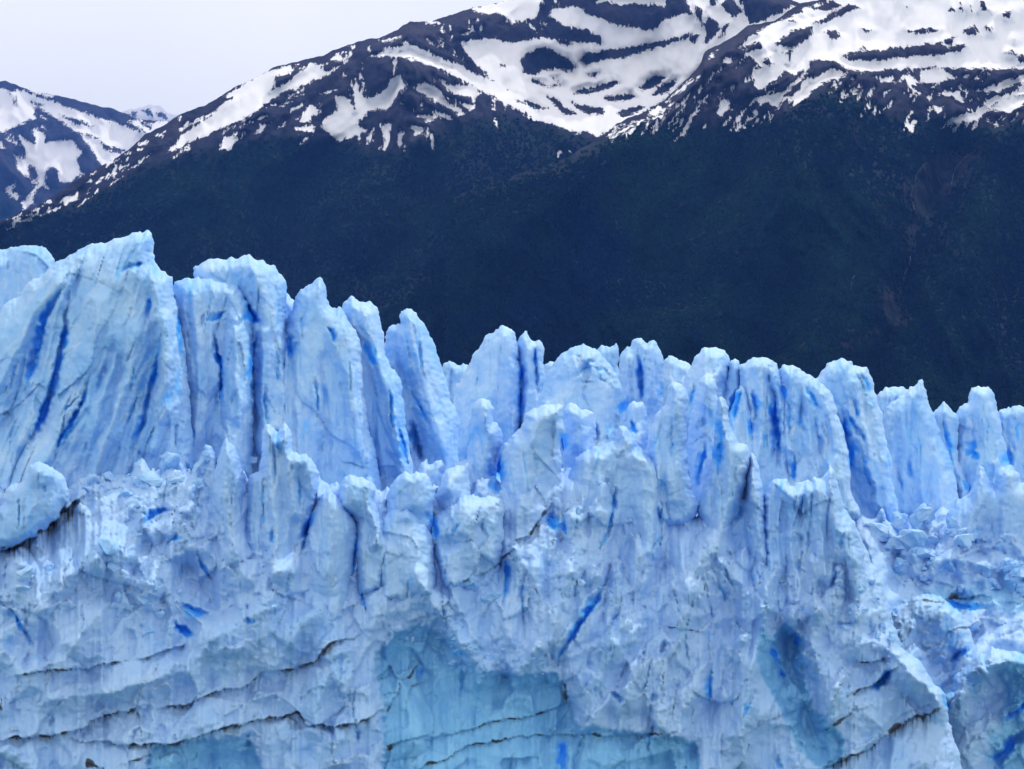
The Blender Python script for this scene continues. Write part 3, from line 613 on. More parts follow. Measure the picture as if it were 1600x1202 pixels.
M0_SKY = P('-1100,330 -700,230 -400,205 -200,165 -80,150 -20,132 0,127 6,126 22,131 35,137 52,142 87,149 102,152 151,165 173,169 195,177 216,187 238,188 260,189 300,200 420,260')
M0_SNOW = [P(a) for a in [
 '-90,150 0,138 6,140 16,146 24,141 28,139 50,147 65,153 80,158 112,169 149,181 173,189 199,197 225,210 240,215 240,240 195,248 160,262 151,247 143,232 134,219 121,208 104,195 91,187 71,174 50,165 56,176 56,185 41,187 22,202 9,205 0,212 -90,240',
 '52,204 58,202 69,208 72,223 97,220 112,218 119,230 127,238 121,251 124,269 131,274 117,277 106,285 95,284 92,269 84,259 71,267 69,286 52,303 53,318 35,329 36,316 50,299 61,286 58,264 43,256 44,277 26,264 28,249 20,241 41,249 39,234 28,212 52,228 57,225',
 '9,295 26,285 17,299 28,305 26,312 14,304', '43,140 87,149 82,151 56,146', '199,189 221,187 229,193 260,189 300,200 260,215 227,207 212,197', '0,222 8,230 6,232 -4,226', '11,210 30,225 26,226', '50,283 60,284 56,290']]
M0_HOLES = [P(a) for a in ['24,148 27,158 26,168 22,160', '95,179 130,190 150,199 120,194 100,186', '120,207 150,215 160,220 135,214', '160,225 195,235 190,240 160,233', '47,157 70,166 60,167', '216,189 240,196 236,200 222,196', '70,153 100,160 175,185 225,205 228,208 165,187 110,170 80,158',
 '0,212 0,205 9,205 40,190 56,187 60,200 50,205 30,210']]
M00_SKY = P('150,182 186,175 206,171 234,163 249,164 257,170 264,177 277,178 330,200')
mountain('farthest_peak', M00_SKY, 150, 330, 260, 11500, 9500, [P('140,190 186,173 206,169 234,158 257,166 264,174 330,190 330,270 140,270')], [P('222,172 232,170 240,182 228,180'), P('195,178 215,176 210,182'), P('244,176 256,176 262,186 250,184'), P('180,184 200,186 190,190')], None, [], 37, step=3., amp=120, trees=False)

M1_SKY = P('-1100,640 -500,560 -90,395 0,347 35,330 54,325 76,310 108,290 130,275 162,258 195,238 212,225 225,211 244,202 260,194 279,179 320,165 345,150 370,135 405,120 425,106 460,97 500,88 540,72 560,65 600,57 620,47 640,34 670,34 700,25 740,12 780,5 800,-3 850,-20 960,-44 1100,-40 1180,-22 1228,-8 1238,0 1250,6 1262,10 1300,30 1700,60')
M1_SNOW = [P(a) for a in [
 '350,150 380,131 425,110 455,100 456,112 430,120 425,140 440,137 460,120 485,102 512,99 500,107 515,114 480,130 440,145 415,162 390,180 370,190 345,200 300,220 260,240 280,217 310,195 330,180 345,165 365,152',
 '282,202 310,187 340,170 320,187', '200,265 235,240 220,255', '175,280 185,260 180,258', '95,310 122,302 120,312 105,320', '360,235 370,215 350,215 345,232', '400,208 410,205 422,192 408,196',
 '375,200 415,182 400,190', '300,205 330,192 320,200', '165,279 168,272 170,284', '135,300 142,296 137,304', '55,335 62,328 60,336', '285,236 297,230 292,237', '450,150 462,145 458,150', '240,212 258,204 250,213', '265,182 270,178 268,186',
 '555,125 562,145 575,155 600,142 615,120 629,117 630,137 615,155 605,170 575,175 555,195 570,205 550,215 530,220 505,200 505,187 530,172 525,150 540,150 555,172 552,145',
 '465,192 485,165 500,172 480,190', '460,200 490,197 490,207 475,206', '595,195 612,195 605,225 600,237 600,215', '625,202 631,225 620,230', '640,197 662,200 662,207 650,210', '570,227 582,200 582,220',
 '645,137 665,130 685,140 700,160 730,177 720,180 685,160 655,145', '700,135 745,132 750,145 740,155 700,142', '650,180 685,180 670,192', '658,152 664,165 658,170', '690,178 707,188 700,190', '672,172 700,182 690,185', '715,158 745,168 735,172',
 '575,89 600,78 635,70 665,75 700,92 740,113 775,133 800,148 850,176 915,200 905,208 850,192 800,167 760,147 700,112 660,97 620,88',
 '665,60 700,88 730,106 700,95 675,75', '715,65 765,60 800,68 850,60 880,64 935,70 1000,72 1040,55 1060,30 1100,20 1120,40 1160,35 1172,38 1240,10 1240,60 1095,105 1050,148 1000,180 965,195 935,212 905,204 860,182 800,146 760,118 735,90',
 '735,12 770,8 790,0 845,-10 845,12 835,30 800,34 780,20 745,20', '860,15 900,10 925,25 965,40 1020,47 1040,30 1070,20 1085,30 1075,45 1050,60 975,75 940,75 940,60 915,45 880,40 860,25',
 '930,2 965,-10 1045,-10 1040,8 975,7', '1065,-20 1145,-20 1165,20 1172,38 1150,58 1120,75 1090,75 1100,50 1085,30 1075,10', '720,55 735,50 733,56', '590,64 625,59 612,66', '665,36 672,31 692,37', '518,95 530,82 537,93', '535,117 542,110 538,118', '742,32 752,30 748,35', '545,72 560,70 550,76',
 '760,120 820,155 880,190 905,200 880,198 815,165 765,135', '825,175 828,172 830,182', '872,235 878,238 872,243', '890,236 892,234 893,240', '752,312 752,317 750,318']]
M1_HOLES = [P(a) for a in [
 '815,95 822,82 840,75 862,75 885,90 900,105 895,112 870,108 850,110 830,118 816,115', '907,95 915,82 940,80 990,72 1020,66 1060,58 1080,50 1080,58 1050,68 1010,80 970,90 940,95 915,103',
 '895,142 930,135 960,125 970,130 955,138 920,147 900,147', '995,138 1020,120 1043,117 1030,132 1005,143', '1020,150 1035,130 1060,125 1045,145', '940,152 985,145 995,153 970,160 945,156', '890,160 920,165 945,172 940,182 915,178',
 '850,148 870,155 900,180 885,180 865,165', '965,175 990,165 1010,165 1000,175 970,185', '920,118 937,112 930,120', '800,155 830,160 860,172 840,170', '828,128 832,122 850,130 880,134 860,137', '860,120 870,118 872,126',
 '1100,35 1110,22 1125,45 1115,60 1100,68', '1125,5 1140,-5 1160,15 1150,30 1135,20', '1085,8 1098,14 1096,40 1088,28', '1130,40 1140,36 1130,58 1120,62', '1075,60 1095,52 1085,66', '780,100 790,104 782,106',
 '1110,-20 1124,-15 1118,8 1108,12', '1150,-20 1235,-20 1225,10 1195,32 1176,36 1165,10', '870,60 895,66 890,72 868,66', '930,62 950,66 945,70', '640,60 700,80 770,120 700,96 655,74']]
M1_TREE = P('-1100,640 -500,565 -90,395 0,362 35,347 60,332 110,320 140,307 175,288 210,264 250,250 300,234 350,225 400,214 450,206 520,217 560,222 600,236 650,220 700,190 750,180 790,175 830,180 880,195 930,215 950,215 1700,230')
def streaks(n, x0, x1, top, bot, dx, dy, seed, w0=.8):
    rnd = random.Random(seed); out = []
    for k in range(n):
        x = rnd.uniform(x0, x1); ya, yb = float(interp(top, x)) + 4, float(interp(bot, x)) + 4
        if yb < ya + 4: continue
        y = rnd.uniform(ya, yb); L = rnd.uniform(5, 30); w = w0 * rnd.uniform(.7, 2.2); a = rnd.gauss(0, .18)
        ux, uy = dx + a * dy, dy - a * dx; m = math.hypot(ux, uy); ux /= m; uy /= m
        out.append([(x, y), (x + ux * L * .5 - uy * w, y + uy * L * .5 + ux * w), (x + ux * L, y + uy * L), (x + ux * L * .5 + uy * w, y + uy * L * .5 - ux * w)])
    return out
M1_SNOW += streaks(70, 20, 560, M1_SKY, M1_TREE, -.86, .5, 1) + streaks(60, 540, 800, M1_SKY, M1_TREE, .1, 1, 2) + streaks(40, 620, 900, M1_SKY, M1_TREE, .75, .6, 3)
M0_SNOW += streaks(160, -1000, -80, M0_SKY, P('-1100,420 -80,300'), -.6, .8, 8, 4.) + streaks(30, 0, 260, M0_SKY, P('0,300 300,260'), .7, .6, 4)
mountain('distant_snow_mountain', M0_SKY, -1100, 420, 700, 8200, 5200, M0_SNOW, M0_HOLES, P('-90,270 0,292 35,332 90,420 420,420'), [P('-10,205 20,205 45,245 20,245 -10,225')], 31, step=3.4, amp=150, trees=False, sl=.3)
mountain('snowy_mountain', M1_SKY, -1100, 1300, 700, 3600, 2250, M1_SNOW, M1_HOLES, M1_TREE, [P('620,90 660,100 700,130 690,160 650,170 600,160 640,140'), P('600,170 640,165 640,200 600,200'), P('1000,160 1003,161 1001,163')], 41, step=3., amp=100,
         dent=((960, 120, 170, 60, -260), (640, 110, 120, 60, 60), (760, 40, 60, 40, 70)), sl=-.5)

M2_SKY = P('700,310 740,296 800,275 850,260 890,245 915,228 940,215 965,192 1000,178 1030,165 1050,145 1075,122 1095,100 1100,82 1125,68 1150,55 1170,40 1210,32 1230,18 1252,5 1280,0 1325,-12 1400,-40 1500,-60 1700,-80 2400,-20')
M2_SNOW = [P(a) for a in [
 '1260,14 1290,2 1325,-30 1720,-90 1720,107 1600,107 1550,107 1500,107 1450,105 1400,107 1350,112 1325,107 1300,95 1280,92 1265,100 1260,115 1240,135 1225,150 1215,170 1200,160 1180,160 1200,145 1180,135 1175,115 1190,105 1175,92 1155,75 1170,60 1200,40 1225,30',
 '1365,122 1395,120 1397,131 1380,127', '1415,117 1430,120 1425,135 1440,147 1420,137', '1440,110 1470,107 1495,122 1470,127 1440,132', '1470,145 1500,142 1505,155 1480,152', '1470,200 1485,185 1525,175 1540,155 1580,145 1600,135 1620,132 1720,120 1720,180 1600,160 1580,175 1545,170 1530,185 1500,190',
 '1415,195 1430,187 1430,197 1425,207', '1460,167 1475,167 1467,175', '1522,142 1560,135 1570,125 1600,117 1720,110 1720,118 1600,128 1560,143', '1270,125 1300,107 1325,117 1300,120 1280,135 1250,155 1230,160 1265,120',
 '1240,150 1300,108 1322,116 1290,128 1262,150 1235,170', '1105,95 1120,77 1115,87', '1130,95 1150,89 1140,97', '1050,150 1085,117 1070,140', '1085,162 1100,155 1107,162', '1120,180 1125,155 1137,155 1140,170 1127,182',
 '1140,205 1150,185 1170,165 1180,155 1165,175 1145,200', '1015,175 1020,185 1040,170 1030,167', '1009,203 1012,188 1016,190 1011,207', '1054,223 1070,200 1082,182 1075,205 1058,222', '1341,187 1345,178 1347,181', '1366,178 1368,166 1371,176',
 '1545,190 1558,196 1552,197', '1448,152 1458,147 1452,157', '1405,128 1412,124 1412,130', '1098,152 1112,148 1104,156', '1138,140 1148,134 1146,141', '1165,190 1180,172 1172,190', '1340,92 1342,90 1343,93']]
M2_HOLES = [P(a) for a in [
 '1212,70 1235,50 1250,42 1270,42 1270,55 1245,72 1225,75', '1157,77 1185,65 1190,75 1170,82', '1190,95 1205,87 1207,100 1200,107', '1220,82 1240,80 1235,95', '1290,50 1305,47 1315,57 1300,65',
 '1317,87 1340,80 1400,75 1440,70 1470,67 1480,75 1505,67 1512,75 1490,82 1425,90 1375,95 1330,95', '1415,50 1440,44 1470,47 1430,54', '1505,47 1520,39 1532,55 1510,57', '1345,45 1365,48 1355,50', '1472,62 1495,57 1488,68 1475,68',
 '1567,20 1580,17 1577,27 1566,27', '1485,3 1490,18 1482,16', '1500,2 1505,18 1498,14', '1515,5 1520,20 1512,15', '1530,0 1545,15 1530,14', '1190,140 1225,140 1255,107 1250,120 1225,110 1215,125', '1215,130 1240,118 1255,108 1250,122 1225,142 1200,150',
 '1270,35 1315,15 1325,4 1345,12 1320,22 1280,40', '1260,14 1300,2 1320,10 1280,18', '1225,34 1240,28 1245,36', '1540,42 1552,44 1548,52', '1340,74 1350,72 1352,78', '1360,76 1372,74 1374,78', '1585,60 1590,62 1586,66', '1590,88 1600,84 1605,96 1592,96', '1570,84 1580,80 1590,84',
 '1585,150 1600,146 1600,152', '1540,165 1560,158 1556,165', '1415,10 1418,11 1416,14', '1265,95 1285,93 1280,104 1266,104']]
M2_TREE = P('700,300 850,255 900,243 950,212 1000,188 1040,190 1080,195 1120,190 1170,188 1230,172 1270,142 1310,127 1350,150 1400,175 1450,182 1500,195 1560,192 1600,187 1700,185')
M2_SCREE = [P(a) for a in ['1440,245 1500,228 1535,220 1545,240 1510,275 1490,300 1465,330 1445,350 1425,385 1410,375 1425,340 1420,310 1405,305 1405,285 1425,280 1435,262', '1360,468 1385,446 1410,452 1408,470 1420,500 1400,530 1380,510', '1340,110 1372,130 1365,138', '1440,180 1460,165 1455,185',
   '1376,345 1392,346 1392,360 1380,360', '1300,545 1320,540 1310,556', '1030,345 1080,305 1085,310 1040,345', '1300,540 1400,500 1400,515 1330,550']]
M2_SNOW += streaks(110, 960, 1320, M2_SKY, M2_TREE, -.6, .8, 5) + streaks(160, 1640, 2350, M2_SKY, P('1600,150 2400,170'), -.5, .8, 9, 6.) + streaks(90, 1300, 1640, P('1300,105 1620,105'), M2_TREE, -.5, .75, 6)
mountain('forested_mountain', M2_SKY, 700, 2400, 700, 3000, 1950, M2_SNOW, M2_HOLES, M2_TREE, M2_SCREE, 43, step=3., amp=100, sl=.3,
         dent=((1470, 320, 60, 160, -90), (1200, 260, 120, 200, 60)))

# trees too small and too many to count: crowns standing on both slopes
def forest():
    pts = np.concatenate(FOREST_PTS)
    me = bpy.data.meshes.new('forest'); me.vertices.add(len(pts)); me.vertices.foreach_set('co', pts.astype(np.float32).ravel()); me.update()
    o = bpy.data.objects.new('forest', me); C.objects.link(o); tag(o, kind='stuff')
    mat, t = new_mat('tree_crowns'); b = NB(t)
    geo = b.n('ShaderNodeNewGeometry'); oi = b.n('ShaderNodeObjectInfo')
    nz = b.noise(geo.outputs['Position'], .0035, 6, .65)
    c = b.mix(b.ramp(nz, .35, .65), (.002, .008, .030), (.008, .031, .026))
    c = b.mix(b.math('MULTIPLY', oi.outputs['Random'], .5), c, (.004, .010, .020))
    bs = b.n('ShaderNodeBsdfPrincipled'); b.l(c, bs.inputs['Base Color']); bs.inputs['Roughness'].default_value = .9; bs.inputs['Specular IOR Level'].default_value = 0.
    ou = b.n('ShaderNodeOutputMaterial'); b.l(bs.outputs[0], ou.inputs['Surface'])
    me.materials.append(mat)
    g = bpy.data.node_groups.new('forest', 'GeometryNodeTree')
    g.interface.new_socket('Geometry', in_out='INPUT', socket_type='NodeSocketGeometry'); g.interface.new_socket('Geometry', in_out='OUTPUT', socket_type='NodeSocketGeometry')
    N = g.nodes.new; L = g.links.new
    gi, go = N('NodeGroupInput'), N('NodeGroupOutput')
    ico = N('GeometryNodeMeshIcoSphere'); ico.inputs['Radius'].default_value = 1; ico.inputs['Subdivisions'].default_value = 2
    sp = N('GeometryNodeSetPosition'); no = N('ShaderNodeTexNoise'); no.inputs['Scale'].default_value = 2.5
    vm = N('ShaderNodeVectorMath'); vm.operation = 'SUBTRACT'; vm.inputs[1].default_value = (.5, .5, .5)
    L(no.outputs['Color'], vm.inputs[0]); L(ico.outputs['Mesh'], sp.inputs['Geometry']); L(vm.outputs[0], sp.inputs['Offset'])
    sm = N('GeometryNodeSetMaterial'); sm.inputs['Material'].default_value = mat; L(sp.outputs['Geometry'], sm.inputs['Geometry'])
    iop = N('GeometryNodeInstanceOnPoints'); mp = N('GeometryNodeMeshToPoints')
    rr = N('FunctionNodeRandomValue'); rr.data_type = 'FLOAT_VECTOR'; rr.inputs['Max'].default_value = (.4, .4, 6.28)
    rs = N('FunctionNodeRandomValue'); rs.data_type = 'FLOAT_VECTOR'; rs.inputs['Min'].default_value = (1.5, 1.5, 1.8); rs.inputs['Max'].default_value = (3.4, 3.4, 4.2); rs.inputs['Seed'].default_value = 3
    L(gi.outputs[0], mp.inputs['Mesh']); L(mp.outputs['Points'], iop.inputs['Points']); L(sm.outputs['Geometry'], iop.inputs['Instance'])
    L(rr.outputs['Value'], iop.inputs['Rotation']); L(rs.outputs['Value'], iop.inputs['Scale']); L(iop.outputs['Instances'], go.inputs[0])
    md = o.modifiers.new('crowns', 'NODES'); md.node_group = g
    print('trees', len(pts))
forest()

# thin meltwater streams on the right-hand slope
FALL = plain('white_water', (.30, .33, .42), .6, .3, .5)
def stream(pts, w, label):
    V = []; Fc = []; q = []
    for k in range(len(pts) - 1):
        n = max(2, int(abs(pts[k + 1][1] - pts[k][1]) / 3))
        for j in range(n):
            t = j / n; q.append((pts[k][0] + (pts[k + 1][0] - pts[k][0]) * t + random.uniform(-.8, .8), pts[k][1] + (pts[k + 1][1] - pts[k][1]) * t))
    for k, (x, y) in enumerate(q):
        D = mount_D('forested_mountain', x, y)
        ww = w * random.uniform(.1, .55)
        for dx, dd in ((-ww, 4), (0, 9), (ww, 4)):
            V.append([float(a) for a in unproject(np.array(x + dx), np.array(y), np.array(D - dd))])
        if k: a = 3 * k; Fc += [(a - 3, a, a + 1, a - 2), (a - 2, a + 1, a + 2, a - 1)]
    tag(link_mesh('meltwater_stream', V, Fc, FALL, origin=V[-1]), label, 'stream', 'meltwater streams on the dark slope')
stream(P('1532,227 1523,236 1510,245 1500,255 1492,265 1488,280 1486,292'), .9, 'highest white meltwater stream in the brown gully of the forested slope')
stream(P('1458,228 1457,236 1455,242'), .7, 'shortest white meltwater stream below the snow on the forested slope')
stream(P('1448,254 1440,262 1432,275 1426,295 1422,310'), .6, 'faint meltwater stream beside the reddish rock of the gully')
stream(P('1423,400 1421,415 1414,425 1412,440 1408,455 1403,478'), .9, 'lowest and longest white meltwater stream under the gully mouth')
stream(P('1426,320 1432,334 1440,346'), .8, 'pale slanting streak of meltwater in the middle of the gully')
stream(P('1335,430 1331,442 1329,456'), .7, 'thin meltwater stream left of the gully, above a small white drop')

# ================================================================ THE GLACIER FRONT
Y0 = P('-100,775 100,765 250,735 450,745 600,770 700,760 900,735 1000,745 1040,790 1100,800 1150,815 1200,815 1290,810 1320,815 1400,860 1700,900')
D0 = P('-100,168 300,173 700,180 1000,187 1300,191 1500,196')
def cliff_D(px, py):
    y0 = interp(Y0, px) + 16 * perlin(px / 21, px * 0 + .5, 91) + 7 * perlin(px / 6, px * 0 + .5, 92); d0 = interp(D0, px)
    back = d0 * (y0 - 700) / np.maximum(py - 700, 14)
    fr = d0 - .75 * np.minimum(py - y0, 150) * d0 / F - .5 * np.maximum(py - y0 - 150, 0) * d0 / F
    return np.where(py < y0, np.minimum(back, d0 + 90), fr)
def make_shards(n, x0, x1, y0, y1, seed, hmul=1.):
    rnd = random.Random(seed); out = []
    for k in range(n):
        x = rnd.uniform(x0, x1); y = y0 + (y1 - y0) * rnd.random() ** 1.1
        big = rnd.random() ** 2.2
        w = 5 + 20 * big; L = w * rnd.uniform(1.8, 5.5)
        tl = .12 + rnd.gauss(0, .16)
        if x < 560 and y > 900 or x > 1440: L = w * rnd.uniform(.8, 2.2); tl = rnd.gauss(.6, .7)      # slumped ledges rather than fins
        if poly_sdf(np.array([x]), np.array([y]), CLEAN[0][0])[0] > 0: continue
        out.append((x, y, w, L, (.35 + 1.5 * big) * rnd.uniform(.6, 1.3) * hmul, tl))
    if seed == 5:
        for k in range(45):
            x = rnd.uniform(-20, 1340); y = rnd.uniform(745, 880); w = rnd.uniform(9, 24)
            out.append((x, y, w, w * rnd.uniform(3, 6), rnd.uniform(1.2, 3.0), .1 + rnd.gauss(0, .1)))
        for k in range(60):
            x = rnd.uniform(840, 1340); y = rnd.uniform(860, 1080); w = rnd.uniform(8, 22)
            out.append((x, y, w, w * rnd.uniform(3, 7), rnd.uniform(1., 2.4), .15 + rnd.gauss(0, .1)))
    out.sort(key=lambda q: -q[2])
    return out
SH1 = make_shards(430, -40, 1480, 740, 1190, 5)
SH2 = make_shards(110, 1380, 1620, 810, 1190, 6, 2.6)
relief('glacier_front', P('-420,735 -110,728 140,742 300,722 450,730 640,742 900,722 1020,728 1100,770 1180,785 1290,785 1318,795 1345,835 1362,880 1378,905 1392,960 1408,1010 1438,1035 1462,1070 1478,1085 1484,1130 1500,1180 1510,1250 -420,1250'),
       165, T=8, R=55, step=2.1, seed=101, lean=.12, flute=.3, rough=1.2, zs=4.2, groove=.6, shards=SH1, Dfun=cliff_D, closed=False, ncr=160, kind='structure')
Y1 = P('1200,790 1400,815 1700,810')
def far_cliff_D(px, py):
    y0 = interp(Y1, px) + 20 * perlin(px / 24, py / 40, 93) + 4 * perlin(px / 12, py / 30, 94); d0 = 250.
    back = d0 * (y0 - 700) / np.maximum(py - 700, 20)
    return np.where(py < y0, np.minimum(back, d0 + 150), d0 - 1.25 * (py - y0) * d0 / F)
relief('glacier_front', P('1240,770 1900,770 1900,1250 1240,1250'), 236, T=6, R=40, step=2.2, seed=103, lean=.1, flute=.3, rough=1.0, zs=3.2, groove=.4, shards=SH2, Dfun=far_cliff_D, closed=False, ncr=60, kind='structure')

G1 = 'ice towers on the skyline of the glacier front'
G2 = 'ice pinnacles standing in front of the skyline towers'
def tower(outline, D, seed, label, group=G1, ext=0, **kw):
    pl = P(outline); yb = max(q[1] for q in pl) - 22
    pl = [(x, y + (ext if y > yb else 0)) for x, y in pl]
    kw.setdefault('T', 6.); kw.setdefault('R', 28); kw.setdefault('flute', .6); kw.setdefault('rough', .6)
    return relief('ice_tower', pl, D, seed=seed, label=label, cat='ice tower', group=group, **kw)
# --- from the back row to the front, left to right
tower('-60,420 -20,392 0,390 28,384 54,382 73,390 86,408 90,440 60,520 0,620 -60,640', 230, 201, 'low rounded ice dome at the left edge behind the biggest tower', T=8, R=60)
tower('436,470 445,452 452,462 463,474 480,500 480,620 436,620', 205, 203, 'small pale ice point peeking out between the round-topped tower and the pointed spire')
tower('-70,560 -30,505 0,484 28,459 70,424 86,412 121,392 133,384 175,377 203,367 217,361 229,357 238,366 241,385 241,406 252,424 261,429 267,428 270,441 275,470 284,520 296,600 302,700 302,800 -70,800',
      180, 205, 'biggest ice tower, at the left, with a sharp peak and long slanting blue cracks', T=11, R=70, lean=.33, flute=.75, rough=.55, yaw=.15, tilt=.3)
tower('225,540 262,470 266,455 271,440 285,438 304,434 332,436 352,440 371,448 385,470 396,500 398,560 396,800 225,800', 186, 207, 'sloping grey-topped ice shoulder joined between the biggest tower and the round-topped one', T=8, R=40, lean=.1, yaw=.1)
tower('303,436 303,420 308,410 322,405 336,402 350,406 367,401 388,400 409,408 427,413 441,426 448,445 446,487 450,550 455,613 460,680 474,700 480,800 300,800 300,560', 190, 209, 'ice tower with a broad rounded head and pale blue collar', T=8, R=44, lean=.0, flute=.7)
tower('350,522 357,505 366,496 374,503 380,497 388,512 390,536 394,560 395,578 392,610 385,655 384,790 346,790 345,650 343,590', 182, 211, 'slim pointed ice fin leaning on the round-headed tower', R=20, T=5)
tower('425,600 444,510 452,490 460,472 469,455 482,445 499,434 505,438 509,445 513,469 519,482 532,480 540,494 559,519 564,550 571,627 578,680 589,715 600,800 420,800', 192, 213, 'tall ice spire with a pyramid tip and a wide flat face', T=8, R=46, lean=-.03, flute=.35, rough=.35)
tower('534,500 535,478 540,470 549,465 557,467 564,472 578,473 591,482 596,500 600,519 603,554 612,575 624,592 629,612 633,641 634,662 638,687 645,732 660,800 520,800 525,560', 199, 215, 'ice tower with a chipped flat top and a blue hollow on its left side', T=8, R=34, lean=-.15)
tower('600,545 601,529 606,512 614,508 624,508 625,495 627,487 631,482 636,481 645,485 652,491 662,503 669,515 677,532 682,547 686,560 690,575 699,603 708,631 716,650 718,662 716,700 716,790 610,790 604,640', 212, 217, 'tall curved ice fang with a rounded tip, standing before a dark gap', T=9, R=34, lean=-.2, yaw=-.3)
tower('684,640 688,575 695,566 704,564 712,567 718,570 724,568 731,570 740,576 742,760 684,760', 282, 219, 'cluster of low ice knobs seen beyond the curved fang', T=6, R=24)
tower('700,700 706,640 708,624 712,605 715,599 722,583 732,573 740,556 750,540 757,530 764,522 771,521 775,514 781,511 787,510 795,512 801,517 806,526 809,536 811,560 814,600 812,690 812,780 700,780', 250, 221, 'wide sail-shaped ice blade with a two-step tip', T=9, R=40, flute=.3, rough=.3, yaw=.2)
tower('807,560 808,538 812,528 816,522 819,518 822,518 826,523 829,528 832,532 836,535 840,532 844,534 848,538 849,542 850,564 852,596 852,780 809,780', 252, 223, 'pair of thin ice columns split by narrow deep blue slots, right of the sail-shaped blade', T=7, R=18, flute=.3, rough=.25)
tower('846,600 850,568 858,562 868,568 878,600 878,720 846,720', 285, 225, 'tiny far ice knob between the thin columns and the domed tower', T=5, R=18)
tower('925,560 932,545 940,541 950,538 957,541 963,538 966,548 967,570 972,720 920,720', 288, 227, 'low flat-topped ice crest behind the domed tower', T=6, R=20)
tower('830,660 835,634 847,613 852,595 857,580 862,572 867,565 878,555 890,545 900,541 910,539 920,541 930,545 938,551 946,560 954,568 960,576 966,592 971,606 968,624 963,640 960,660 960,760 830,760', 232, 229, 'domed ice tower with a cracked crumbly cap and brownish stains', T=10, R=50, rough=.8, flute=.25, lean=0)
tower('967,600 967,556 972,546 980,541 984,544 986,543 987,536 988,533 994,530 1000,530 1007,532 1011,535 1015,533 1021,532 1025,536 1028,540 1033,550 1036,562 1037,600 1036,760 967,760', 262, 231, 'notched ice tower split by a deep blue slot, between the dome and a low crest', T=8, R=22, flute=.5)
tower('1030,600 1036,560 1044,557 1053,556 1062,560 1076,567 1090,590 1090,700 1030,700', 300, 233, 'snowy low ice crest behind the slim grey pillar', T=8, R=26)
tower('1060,640 1066,600 1073,583 1080,570 1087,558 1095,546 1102,543 1110,540 1117,542 1123,548 1128,547 1133,546 1138,554 1141,565 1142,590 1140,640 1150,790 1050,790', 246, 235, 'broad-shouldered ice tower with a double-humped top', T=8, R=36)
tower('1120,660 1139,575 1143,565 1148,562 1153,563 1156,567 1160,580 1162,620 1170,780 1120,780', 244, 237, 'narrow ice post with a rounded top beside the double-humped tower', T=5, R=18)
tower('1132,690 1150,612 1158,602 1166,610 1172,640 1190,760 1130,780', 236, 238, 'short ice rib between two deep blue slots, below the humped fluted tower', T=4, R=14)
tower('1156,620 1156,572 1162,566 1172,561 1180,558 1190,557 1199,561 1207,565 1213,570 1220,582 1224,600 1234,620 1236,680 1242,680 1242,800 1160,800', 240, 239, 'humped ice tower fluted by many tall deep blue slots', T=9, R=32, flute=1.0, lean=.02)
tower('1213,600 1217,577 1224,573 1232,573 1240,573 1248,575 1255,580 1266,590 1278,595 1290,603 1298,610 1303,622 1313,660 1320,685 1326,706 1331,766 1346,810 1215,810 1215,640', 240, 241, 'fluted ice tower with a rounded snowy brow and a curved right side', T=9, R=36, flute=.7, lean=-.12)
tower('1370,640 1372,615 1380,607 1391,604 1403,603 1411,604 1420,610 1430,650 1430,740 1370,740', 305, 243, 'low snowy ice hump seen behind the leaning pyramid tower', T=8, R=30)
tower('1268,620 1273,594 1282,583 1290,573 1293,568 1296,565 1305,562 1313,560 1322,561 1331,565 1333,573 1338,574 1341,571 1347,571 1355,571 1359,579 1361,587 1365,598 1366,612 1372,630 1378,646 1381,663 1383,680 1390,705 1393,726 1397,755 1400,780 1410,830 1415,850 1300,850 1290,680', 258, 245, 'tall ice tower with a castle-like crown, streaked by slanting blue cracks', T=10, R=36, flute=.6, lean=-.2)
tower('1378,700 1380,645 1385,636 1392,630 1400,626 1410,616 1420,608 1428,601 1435,595 1441,593 1445,603 1448,616 1451,630 1458,645 1466,660 1469,672 1471,686 1478,700 1488,720 1496,760 1500,860 1370,860 1370,740', 284, 247, 'leaning pyramid ice tower with a sharp tip and smooth pale face', T=11, R=44, flute=.3, rough=.35, yaw=.15)
tower('1452,700 1455,648 1462,640 1470,634 1478,629 1484,636 1490,643 1495,650 1498,660 1498,690 1497,720 1516,760 1516,830 1440,830 1440,720', 290, 249, 'small ice tower with a curved blue cleft, left of the bell-shaped tower', T=6, R=24)
tower('1490,700 1492,645 1500,635 1511,629 1514,618 1518,608 1524,605 1530,604 1537,603 1544,604 1549,608 1553,615 1557,628 1561,643 1565,660 1569,680 1574,705 1582,740 1594,830 1470,830 1478,740', 296, 251, 'bell-shaped ice tower with a round head, near the right edge', T=9, R=36, flute=.3)
tower('1545,740 1561,640 1567,638 1573,635 1578,637 1583,633 1590,632 1597,634 1610,637 1640,640 1660,700 1660,830 1560,830', 305, 253, 'ice tower with a jagged flat top cut by the right edge of the view', T=8, R=26)
